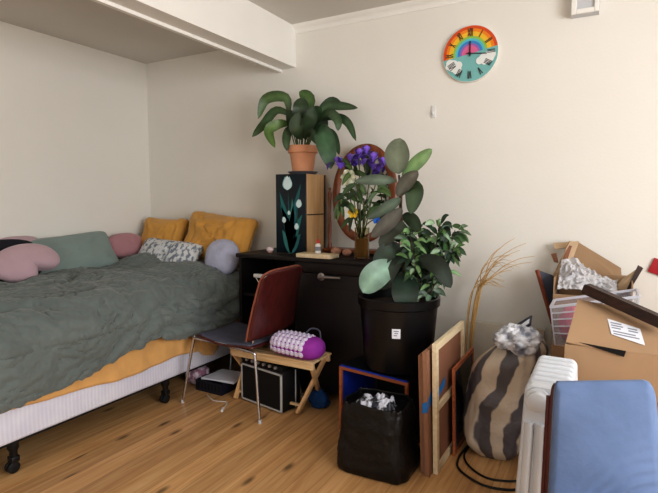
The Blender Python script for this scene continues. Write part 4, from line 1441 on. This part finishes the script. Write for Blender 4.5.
t = thing('picture_frame', 'small dark picture in an orange wooden frame leaning outermost right', 'picture frame', (-.62, 2.65, 0))
PXF = -.622
def px_(z):
    return PXF - .015*z/.47
y0, y1, hp, w_ = 2.44, 2.86, .455, .022
b = MB()
for q in (((y0, .001), (y1, .001), (y1, w_), (y0, w_)), ((y0, hp-w_), (y1, hp-w_), (y1, hp), (y0, hp)),
          ((y0, w_), (y0+w_, w_), (y0+w_, hp-w_), (y0, hp-w_)), ((y1-w_, w_), (y1, w_), (y1, hp-w_), (y1-w_, hp-w_))):
    b.slab(*[(px_(z), y, z) for y, z in q], .012)
b.build('frame', M['crate_orange'], t, smooth=False)
q = [(px_(z)-.004, y, z) for y, z in ((y0+w_, w_), (y1-w_, w_), (y1-w_, hp-w_), (y0+w_, hp-w_))]
MB().slab(*q, .004).build('picture', M['picture_dark'], t, smooth=False)

# ------------------------------------------------------------------ dried branches
tag(MB().box((-.80, 3.205, .001), (-.30, 3.234, .522), bevel=.003).build('wall_panel', M['white_board']),
    'off white low board standing against the wall behind the branches', 'board')
rnd = random.Random(5)
ENDS = [(532, 262, 0), (526, 243, 1), (520, 250, 1), (508, 255, 0), (500, 248, 1), (535, 256, 0), (515, 238, 1), (488, 262, 0), (512, 270, 0), (480, 275, 0)]
for k, (ex, ey, kind) in enumerate(ENDS):
    yb = 2.94+rnd.uniform(-.02, .05)
    j = rnd.uniform(-4, 4)
    p0 = at(464+j*.5, 425, yb); p0.z = .004; p0.y = yb
    pts = [p0, at(467+j*.7, 380, yb), at(470+j, 330, yb+.03), at(476+j*1.2, 292, yb+.07), at(476+(ex-476)*.38, ey+(292-ey)*.40, yb+.10),
           at(476+(ex-476)*.70, ey+(292-ey)*(.10 if kind == 0 else .14), yb+.12), at(ex, ey, yb+.14)]
    for q in pts:
        q.y = min(q.y, 3.19)
    b = MB()
    b.tube(pts, lambda q: .0048-.0036*q, 6, 8)
    if kind or k % 2:
        sp = spline(pts, 8)
        for i0 in (26, 32):
            q = sp[i0]
            b.tube([q, q+V((.05, .0, .02+.02*rnd.random())), q+V((.12, .01, .015*rnd.uniform(-1, 2)))], lambda z: .002-.0012*z, 5, 4)
    tag(b.build('dried_branch', M['straw'], angle=180), 'thin straw coloured dried branch arching right against the wall', 'branch', 'dried branches leaning at the wall')

# ------------------------------------------------------------------ striped bag
t = thing('striped_bag', 'plump bag of grey and cream striped bedding leaning by the heater', 'bag', (-.44, 2.66, 0))
SB = V((-.455, 2.63, 0))
def sbf(u, v):
    a = 2*PI*u
    ca, sa = math.cos(a), math.sin(a)
    n = 3.2
    prof = (1-(1-min(1, v/.14))**2*.28) * (1-max(0, (v-.82)/.18)**2.2*.45)
    rx = (.128+.045*math.sin(PI*min(1, v*.95)))*prof; ry = .165*prof
    x = rx*math.copysign(abs(ca)**(2/n), ca); y = ry*math.copysign(abs(sa)**(2/n), sa)
    k = noise.noise(V((ca*1.6, sa*1.6, v*3)))*.022 + (1-2*abs(noise.noise(V((ca*3.0+v, sa*3.0, v*4+3)))))*.020
    z = .003 + .60*v + .45*x*v*v
    lean = .070*v**1.4
    return SB + V((x*(1+k*4)+lean, y*(1+k*4), z + .015*noise.noise(V((ca, sa, 9)))*v))
b = MB()
bv, bf = b.grid(sbf, 64, 44, True)
# stripe coordinate travels round the bag
for f in bf:
    us = []
    for l in f.loops:
        d = l.vert.co-SB
        us.append(math.atan2(d.y, d.x-.08*(d.z/.66)**1.4)/(2*PI)+.5)
    if max(us)-min(us) > .5:
        us = [u_+1 if u_ < .5 else u_ for u_ in us]
    for l, u_ in zip(f.loops, us):
        l[b.col] = (u_*1.5 + .05*math.sin((l.vert.co.z)*9.0), 0, 0, 1)
b.build('cover', M['stripe'], t, angle=180)
b = MB(); b.poly([sbf(1-k/40, 1.0) for k in range(40)], (0, 0, 1), .002)
b.cur = (.1, 0, 0, 1); b._paint(b.bm.faces)
b.build('top_fold', M['stripe'], t)
# silvery plastic bag on top of it
b = MB(); b.grid(blob((-.345, 2.50, .635), .085, .07, .060, .40, 1.9, 2.0, False), 56, 36, True)
tag(b.build('plastic_bag', M['foil'], angle=180), 'crumpled silvery white plastic bag on top of the striped bag', 'bag')
t = thing('flat_folder', 'thin grey and white folder sticking up above the striped bag', 'folder', (-.40, 2.58, .66))
A_, B_ = at(499, 337, 2.56), at(530, 318, 2.56)
MB().slab(A_+V((0, .0, -.03)), B_+V((0, 0, -.03)), B_+V((0, .05, .006)), A_+V((0, .05, .006)), .012, bevel=.002).build('cover', M['slate'], t, smooth=False)
MB().slab(A_+V((.012, -.002, -.025)), B_+V((-.004, -.002, -.025)), B_+V((-.004, .010, -.006)), A_+V((.012, .010, -.006)), .002).build('spine_label', M['paper'], t, smooth=False)

# ------------------------------------------------------------------ oil heater
HX, HY0, HY1, HZ = -.150, 1.80, 2.185, .668
t = thing('oil_heater', 'white finned oil heater between the striped bag and blue chair', 'heater', (HX, 2.0, 0), 0)
HWB, HWT = .100, .074
NF = 7
def fin_outline(k=10):
    zb, zt = .075, HZ
    pts = []
    def corner(cx, cz, r, a0, a1):
        for i in range(k+1):
            a = a0+(a1-a0)*i/k
            pts.append((cx+r*math.cos(a), cz+r*math.sin(a)))
    r = .028
    corner(HWB-r, zb+r, r, -PI/2, 0)
    corner(HWT-r, zt-r, r, 0, PI/2)
    corner(-HWT+r, zt-r, r, PI/2, PI)
    corner(-HWB+r, zb+r, r, PI, 1.5*PI)
    return pts
FO = fin_outline()
cz = (.075+HZ)/2
for i in range(NF):
    y = HY0+.045+(HY1-HY0-.06)*i/(NF-1)
    b = MB()
    rings = [(1.0, -.004), (1.0, .004)]
    vs = []
    for s, d in ((.90, -.009), (.97, -.006), (1.0, -.0015), (1.0, .0015), (.97, .006), (.90, .009)):
        for x, z in FO:
            vs.append(V((HX+x*s, y+d, cz+(z-cz)*(1-(1-s)*.35))))
    K = len(FO)
    fs = [tuple(range(K)), tuple(range(6*K-1, 5*K-1, -1))]
    for j in range(5):
        fs += [(j*K+a_, j*K+(a_+1) % K, (j+1)*K+(a_+1) % K, (j+1)*K+a_) for a_ in range(K)]
    b.verts_faces(vs, fs)
    b.build('fin', M['heater'], t, angle=35)
# front panel with pressed upright channels
b = MB()
vs = []
for s, d in ((1.0, .026), (1.0, .004), (.95, -.004)):
    for x, z in FO:
        vs.append(V((HX+x*s, HY0+d, cz+(z-cz)*(1-(1-s)*.35))))
K = len(FO)
fs = [tuple(range(2*K, 3*K))]
for j in range(2):
    fs += [(j*K+a_, j*K+(a_+1) % K, (j+1)*K+(a_+1) % K, (j+1)*K+a_) for a_ in range(K)]
b.verts_faces(vs, fs)
fp = b.build('front_panel', M['heater'], t, angle=35)
b = MB()
for k in range(4):
    xb = HX-.066+.044*k; xt = HX-.050+.0335*k
    b.tube([(xb, HY0-.003, .12), (xb, HY0-.004, .14), (xt*.45+xb*.55, HY0-.004, .36), (xt*.8+xb*.2, HY0-.004, .50), (xt*.7+xb*.3, HY0-.003, .535)], .0165, 10)
b.build('pressed_channels', M['heater'], fp)
kc = at(537.5, 402, HY0-.01)
MB().lathe([(.0, .0), (.040, 0), (.042, .004), (.041, .012), (.033, .015), (.032, .038), (.028, .041), (0, .041)], (kc.x, HY0-.006, kc.z+.008), 32, Matrix.Rotation(PI/2, 4, 'X')).build('thermostat_knob', M['heater_grey'], t)
b = MB()
for y in (HY0+.06, HY1-.04):
    for s in (-1, 1):
        b.tube([(HX, y, .085), (HX+s*.10, y, .060), (HX+s*.125, y, .045)], .007, 6, 4)
b.build('foot_bracket', M['heater_grey'], t)
for y in (HY0+.06, HY1-.04):
    for s in (-1, 1):
        MB().lathe([(0, -.010), (.018, -.010), (.0225, -.005), (.0225, .005), (.018, .010), (0, .010)], (HX+s*.125, y, .0228), 16, Matrix.Rotation(PI/2, 4, 'Y')).build('castor_wheel', M['rubber'], t)
# cords on the floor
tag(MB().tube([(-.60, 2.93, .006), (-.575, 2.70, .006), (-.60, 2.45, .006), (-.57, 2.32, .006), (-.45, 2.24, .006), (-.34, 2.25, .006), (-.27, 2.30, .006)], .0055, 8, 8).build('power_cord', M['cable']),
    'black cord on the floor looping nearest the viewer below the striped bag', 'cord', 'black cords on the floor')
tag(MB().tube([(-.605, 2.90, .018), (-.562, 2.72, .018), (-.585, 2.50, .006), (-.545, 2.385, .006), (-.45, 2.31, .006), (-.36, 2.32, .006), (-.29, 2.36, .006)], .005, 8, 8).build('power_cord', M['cable']),
    'black cord on the floor, the inner loop closest under the striped bag', 'cord', 'black cords on the floor')

# ------------------------------------------------------------------ blue chair at the front right
t = thing('upholstered_chair', 'blue upholstered chair with maroon wooden frame in the near right corner', 'chair', (.02, 1.45, 0))
BA = at(549, 384, 1.60); BB = at(644, 376, 1.66)
ztop = (BA.z+BB.z)/2
def bch(u, v, d=0.0):
    """u left..right, v bottom..top on the cushion front"""
    x = -.120 + .262*u + (.050*(1-v))*u
    y = 1.575 + .055*u + .060*v - .022*math.sin(PI*u)*math.sin(PI*min(1, v*1.05)) - d
    z = .36 + (ztop-.024+.034*u-.36)*v
    return V((x, y, z))
def bpad(u, v):
    # rounded top corners
    r = .10
    uu, vv = u, v
    if v > .86:
        k = (v-.86)/.14
        ins = (1-math.sqrt(max(0, 1-k*k)))*.085
        uu = ins*.35*(1-u) + (1-ins*1.1)*u + ins*.0 if u < .0 else ins*.35*(1-u) + u*(1-ins*1.2)
    e = min(u, 1-u, 1-v)
    d = .018*min(1, e*14)**.5
    p = bch(uu, vv, d)
    # strained creases at the lower right
    c = math.exp(-((u-.80)/.30)**2-((v-.12)/.35)**2)
    rr = math.hypot((u-.95)*1.1, (v+.05)*1.4)
    p.y -= .0045*c*math.sin(rr*58)
    return p
b = MB(); b.grid(bpad, 60, 70)
b.build('back_cushion', M['bluechair'], t, angle=180, solid=.012)
def bframe(u, v):
    uu = u
    if v > .86:
        k = (v-.86)/.14
        ins = (1-math.sqrt(max(0, 1-k*k)))*.085
        uu = ins*.35*(1-u) + u*(1-ins*1.2)
    p = bch(uu, v, -.016)
    p.x += (-.010 if u < .5 else -.016)*abs(2*u-1)
    p.z -= .014*v
    return p
b = MB(); b.grid(bframe, 30, 40)
b.build('back_panel', M['maroon'], t, angle=180, solid=.016)
MB().tube([bframe(0, k/20)+V((-.002, -.004, 0)) for k in range(19)], .0085, 8).build('side_piping', M['maroon'], t)
b = MB().box((-.12, 1.24, .325), (.18, 1.60, .375), bevel=.018, seg=3)
b.build('seat', M['bluechair'], t)
for x in (-.105, .165):
    for y in (1.26, 1.58):
        MB().bar((x, y, .0), (x, y, .326), .026, .026, (1, 0, 0), bevel=.004).build('leg', M['maroon'], t)

# ------------------------------------------------------------------ boxes on the right
def carton(name, label, lo, hi, m, th=.006, flaps=(), group=None):
    t = thing(name, label, 'box', ((lo[0]+hi[0])/2, (lo[1]+hi[1])/2, lo[2]), 0, group)
    x0, y0, z0 = lo; x1, y1, z1 = hi
    b = MB()
    b.box((x0, y0, z0), (x1, y1, z0+th))
    b.box((x0, y0, z0+th), (x1, y0+th, z1)).box((x0, y1-th, z0+th), (x1, y1, z1))
    b.box((x0, y0+th, z0+th), (x0+th, y1-th, z1)).box((x1-th, y0+th, z0+th), (x1, y1-th, z1))
    b.build('walls', m, t, smooth=False)
    return t
# lower front box
t = carton('cardboard_box', 'lower brown cardboard box mostly hidden behind the blue chair', (-.025, 2.24, .001), (.62, 2.60, .52), M['cardboard2'], group='cardboard boxes on the right')
MB().box((-.020, 2.245, .520), (.615, 2.595, .525)).build('lid', M['cardboard2'], t, smooth=False)
MB().slab((-.125, 2.228, .44), (-.028, 2.238, .520), (-.028, 2.59, .520), (-.125, 2.58, .45), .006).build('flap', M['cardboard'], t, smooth=False)
# upper front box
t = carton('cardboard_box', 'brown cardboard box with white shipping label and half open top', (-.128, 2.22, .530), (.56, 2.56, .712), M['cardboard'], group='cardboard boxes on the right')
fl = MB().slab((-.125, 2.235, .716), (.02, 2.225, .690), (.02, 2.44, .765), (-.095, 2.44, .842), .006)
fa, fb, fc, fd = V((-.124, 2.222, .722)), V((.56, 2.222, .640)), V((.56, 2.50, .775)), V((-.098, 2.47, .858))
top_pt = lambda u, v: fa.lerp(fb, u).lerp(fd.lerp(fc, u), v)
fl = MB().slab(fa, fb, fc, fd, .006).build('top_flap', M['cardboard'], t, smooth=False)
nf = (fb-fa).cross(fd-fa).normalized()
b = MB().slab(top_pt(.225, .36)+nf*.001, top_pt(.40, .28)+nf*.001, top_pt(.37, .60)+nf*.001, top_pt(.19, .68)+nf*.001, .0006)
sl = b.build('shipping_label', M['paper'], fl, smooth=False)
sl['label'] = 'white printed shipping label'
b = MB()
for v_, a_, c_ in ((.61, .21, .27), (.56, .215, .28), (.51, .22, .27), (.44, .23, .35), (.39, .235, .37), (.56, .305, .355), (.51, .31, .36)):
    b.slab(top_pt(a_, v_-.018)+nf*.0018, top_pt(c_, v_-.018)+nf*.0018, top_pt(c_, v_+.006)+nf*.0018, top_pt(a_, v_+.006)+nf*.0018, .0004)
b.build('print_lines', M['ink'], sl, smooth=False)
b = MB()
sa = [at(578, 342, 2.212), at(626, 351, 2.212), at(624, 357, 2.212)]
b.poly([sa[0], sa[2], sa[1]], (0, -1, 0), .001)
b.build('slit_shade_patch', M['dark_inside'], t, smooth=False)  # dark patch laid on the box face, standing for shade in the gap
# dark wooden bar across the boxes
ba, bb = at(585, 288, 2.47), at(668, 325, 2.34)
tag(MB().bar(ba, bb, .052, .044, bevel=.004).build('wooden_bar', M['darkbar'], smooth=False), 'dark brown wooden bar resting across the labelled cardboard box', 'bar')

# back row: a tall box carrying a tub in front and an open carton behind
t = carton('cardboard_box', 'brown cardboard box supporting the plastic tub at the wall', (-.215, 2.66, .001), (.52, 3.18, .575), M['cardboard2'], group='cardboard boxes on the right')
MB().box((-.21, 2.665, .576), (.515, 3.175, .581)).build('lid', M['cardboard2'], t, smooth=False)
TZ0, TZ1 = .583, .775
t = thing('plastic_tub', 'translucent ribbed plastic tub of pink and grey cloth behind the boxes', 'tub', (-.05, 2.75, TZ0))
tx0, tx1, ty0, ty1 = -.225, .145, 2.665, 2.87
def tubpt(x, y, z):
    k = (z-TZ0)/(TZ1-TZ0)
    cx_, cy_ = (tx0+tx1)/2, (ty0+ty1)/2
    s = .86+.14*k
    return V((cx_+(x-cx_)*s, cy_+(y-cy_)*s, z + .090*k*(x-tx0)/(tx1-tx0)))
b = MB()
C4 = [(tx0, ty0), (tx1, ty0), (tx1, ty1), (tx0, ty1)]
for i in range(4):
    (xa, ya), (xb, yb) = C4[i], C4[(i+1) % 4]
    b.slab(tubpt(xa, ya, TZ0), tubpt(xb, yb, TZ0), tubpt(xb, yb, TZ1), tubpt(xa, ya, TZ1), .003)
b.slab(*[tubpt(x, y, TZ0+.001) for x, y in C4], .003)
b.build('wall', M['tub'], t, smooth=False)
b = MB()
for i in range(4):
    (xa, ya), (xb, yb) = C4[i], C4[(i+1) % 4]
    b.bar(tubpt(xa, ya, TZ1-.004), tubpt(xb, yb, TZ1-.004), .014, .012, bevel=.002)
for k in (.3, .48, .66, .82):
    b.bar(tubpt(tx0, ty0-.003, TZ0+(TZ1-TZ0)*k), tubpt(tx1, ty0-.003, TZ0+(TZ1-TZ0)*k), .004, .006)
for k in (.0, 1.0, .62):
    x = tx0+(tx1-tx0)*k
    b.bar(tubpt(x, ty0-.003, TZ0), tubpt(x, ty0-.003, TZ1), .006, .008, (0, 1, 0))
b.build('ribs_and_rim', M['tub_rib'], t, smooth=False)
b = MB(); b.grid(blob((-.125, 2.765, .675), .066, .078, .090, .10, 2.0, 3.0), 36, 22, True)
tag(b.build('folded_cloth', M['pinkcloth'], angle=180), 'magenta pink cloth seen through the left of the plastic tub', 'cloth', 'cloths in the plastic tub')
b = MB(); b.grid(blob((.025, 2.765, .690), .080, .078, .098, .10, 2.0, 6.0), 36, 22, True)
tag(b.build('folded_cloth', M['greycloth'], angle=180), 'blue grey cloth seen through the right of the plastic tub', 'cloth', 'cloths in the plastic tub')

# open carton behind the tub
t = thing('open_carton', 'open cardboard carton with raised flaps full of bubble wrap at the wall', 'box', (-.03, 3.02, .583))
ox0, ox1, oy0, oy1, oz0, oz1 = -.235, .130, 2.895, 3.185, .583, .885
b = MB()
b.box((ox0, oy0, oz0), (ox1, oy1, oz0+.006))
b.box((ox0, oy0, oz0+.006), (ox1, oy0+.006, .80)).box((ox0, oy1-.006, oz0+.006), (ox1, oy1, oz1))
b.box((ox0, oy0+.006, oz0+.006), (ox0+.006, oy1-.006, oz1)).box((ox1-.006, oy0+.006, oz0+.006), (ox1, oy1-.006, oz1))
b.build('walls', M['cardboard'], t, smooth=False)
Yb = 3.17
# tall back flap: peak at the left sloping to the right
f = MB().slab(at(563, 282, Yb), at(622, 284, Yb), at(621, 268, Yb+.03), at(578, 242, Yb+.045), .006)
f.build('back_flap', M['cardboard'], t, smooth=False)
f = MB().slab(at(553, 276, 3.10), at(564, 283, 3.14), at(579, 242, 3.20), at(570, 241, 3.12), .006)
f.slab(at(555, 249, 3.16), at(572, 247, 3.17), at(579, 241, 3.21), at(553, 243, 3.19), .005)
f.build('left_flap', M['card_in'], t, smooth=False)
f = MB().slab(at(605, 300, 3.00), at(627, 290, 3.00), at(641, 266, 3.02), at(622, 279, 3.08), .008)
f.build('right_flap', M['card_in'], t, smooth=False)
f = MB().slab(at(626, 291, 2.985), at(631, 288, 2.985), at(643, 268, 3.005), at(638, 265, 3.005), .014)
f.build('flap_edge', M['darkbar'], t, smooth=False)
f = MB().slab(at(551, 254, 3.14), at(554, 262, 3.14), at(558, 263, 3.13), at(556, 253, 3.13), .006)
f.slab(at(562, 263, 3.10), at(566, 264, 3.10), at(572, 246, 3.13), at(568, 245, 3.13), .006)
f.build('torn_edges', M['kraft2'], t, smooth=False)
b = MB()
def bub(u, v):
    q = at(557, 300, 2.90).lerp(at(617, 300, 2.90), u)
    x = q.x
    top = .060*math.exp(-((u-.25)/.28)**2)
    z = .80 + .12*v*(1-.5*u) + top*(.4+.6*v)
    y = 2.915 + .18*v
    n_ = .022*noise.noise(V((u*6, v*6, 3))) + .02*(1-2*abs(noise.noise(V((u*10, v*8, 8)))))
    return V((x, y - n_, z + n_*.8))
b.grid(bub, 60, 44)
tag(b.build('bubble_wrap', M['bubble'], angle=60, solid=.003), 'crumpled clear bubble wrap spilling from the open carton', 'bubble wrap')
# slate coloured board with reddish edge left of the carton
t = thing('slate_board', 'slate grey board with reddish wooden edge left of the open carton', 'board', at(550, 330, 3.03))
A_, B_, C_, D_ = at(553, 323, 3.0), at(560, 318, 3.02), at(558, 277, 3.12), at(538, 270, 3.06)
MB().slab(A_, B_, C_, D_, .010).build('panel', M['slate'], t, smooth=False)
MB().bar(at(553, 324, 2.992), at(537, 270, 3.052), .020, .016, bevel=.002).build('edge_strip', M['plyedge'], t, smooth=False)
# crimson panel on the wall at the picture's right edge
c = at(660, 268, D-.01)
tag(MB().box((c.x-.045, D-.016, c.z-.04), (c.x+.10, D-.001, c.z+.042), Matrix.Translation(c) @ Matrix.Rotation(math.radians(20), 4, 'Y') @ Matrix.Translation(-c), bevel=.003).build('wall_plaque', M['red']),
    'crimson plaque on the wall at the right photo edge', 'plaque')

# ------------------------------------------------------------------ light
def area(name, loc, rot, sx_, sy_, power, col):
    l = bpy.data.lights.new(name, 'AREA')
    l.shape = 'RECTANGLE'; l.size = sx_; l.size_y = sy_; l.energy = power; l.color = col
    o = bpy.data.objects.new(name, l); COL.objects.link(o)
    o.location = loc; o.rotation_euler = rot
    return o
area('window_light_right', (XR-.02, (WY0+WY1)/2, 1.62), (0, math.radians(90), 0), 1.35, 2.4, 98, (.985, .992, 1.0))
area('window_light_behind', ((FX0+FX1)/2, YF+.02, 1.62), (math.radians(90), 0, 0), 2.4, 1.35, 24, (.96, .985, 1.0))
w = bpy.data.worlds.new('World'); SC.world = w
w.use_nodes = True
nt = w.node_tree
bg = nt.nodes['Background']
sky = nt.nodes.new('ShaderNodeTexSky')
sky.sky_type = 'HOSEK_WILKIE'
sky.sun_direction = (-.5, .6, .62)
sky.turbidity = 4
nt.links.new(sky.outputs[0], bg.inputs[0])
bg.inputs[1].default_value = .6
SC.view_settings.view_transform = 'Standard'
SC.view_settings.look = 'Medium High Contrast'
SC.view_settings.exposure = 0.0
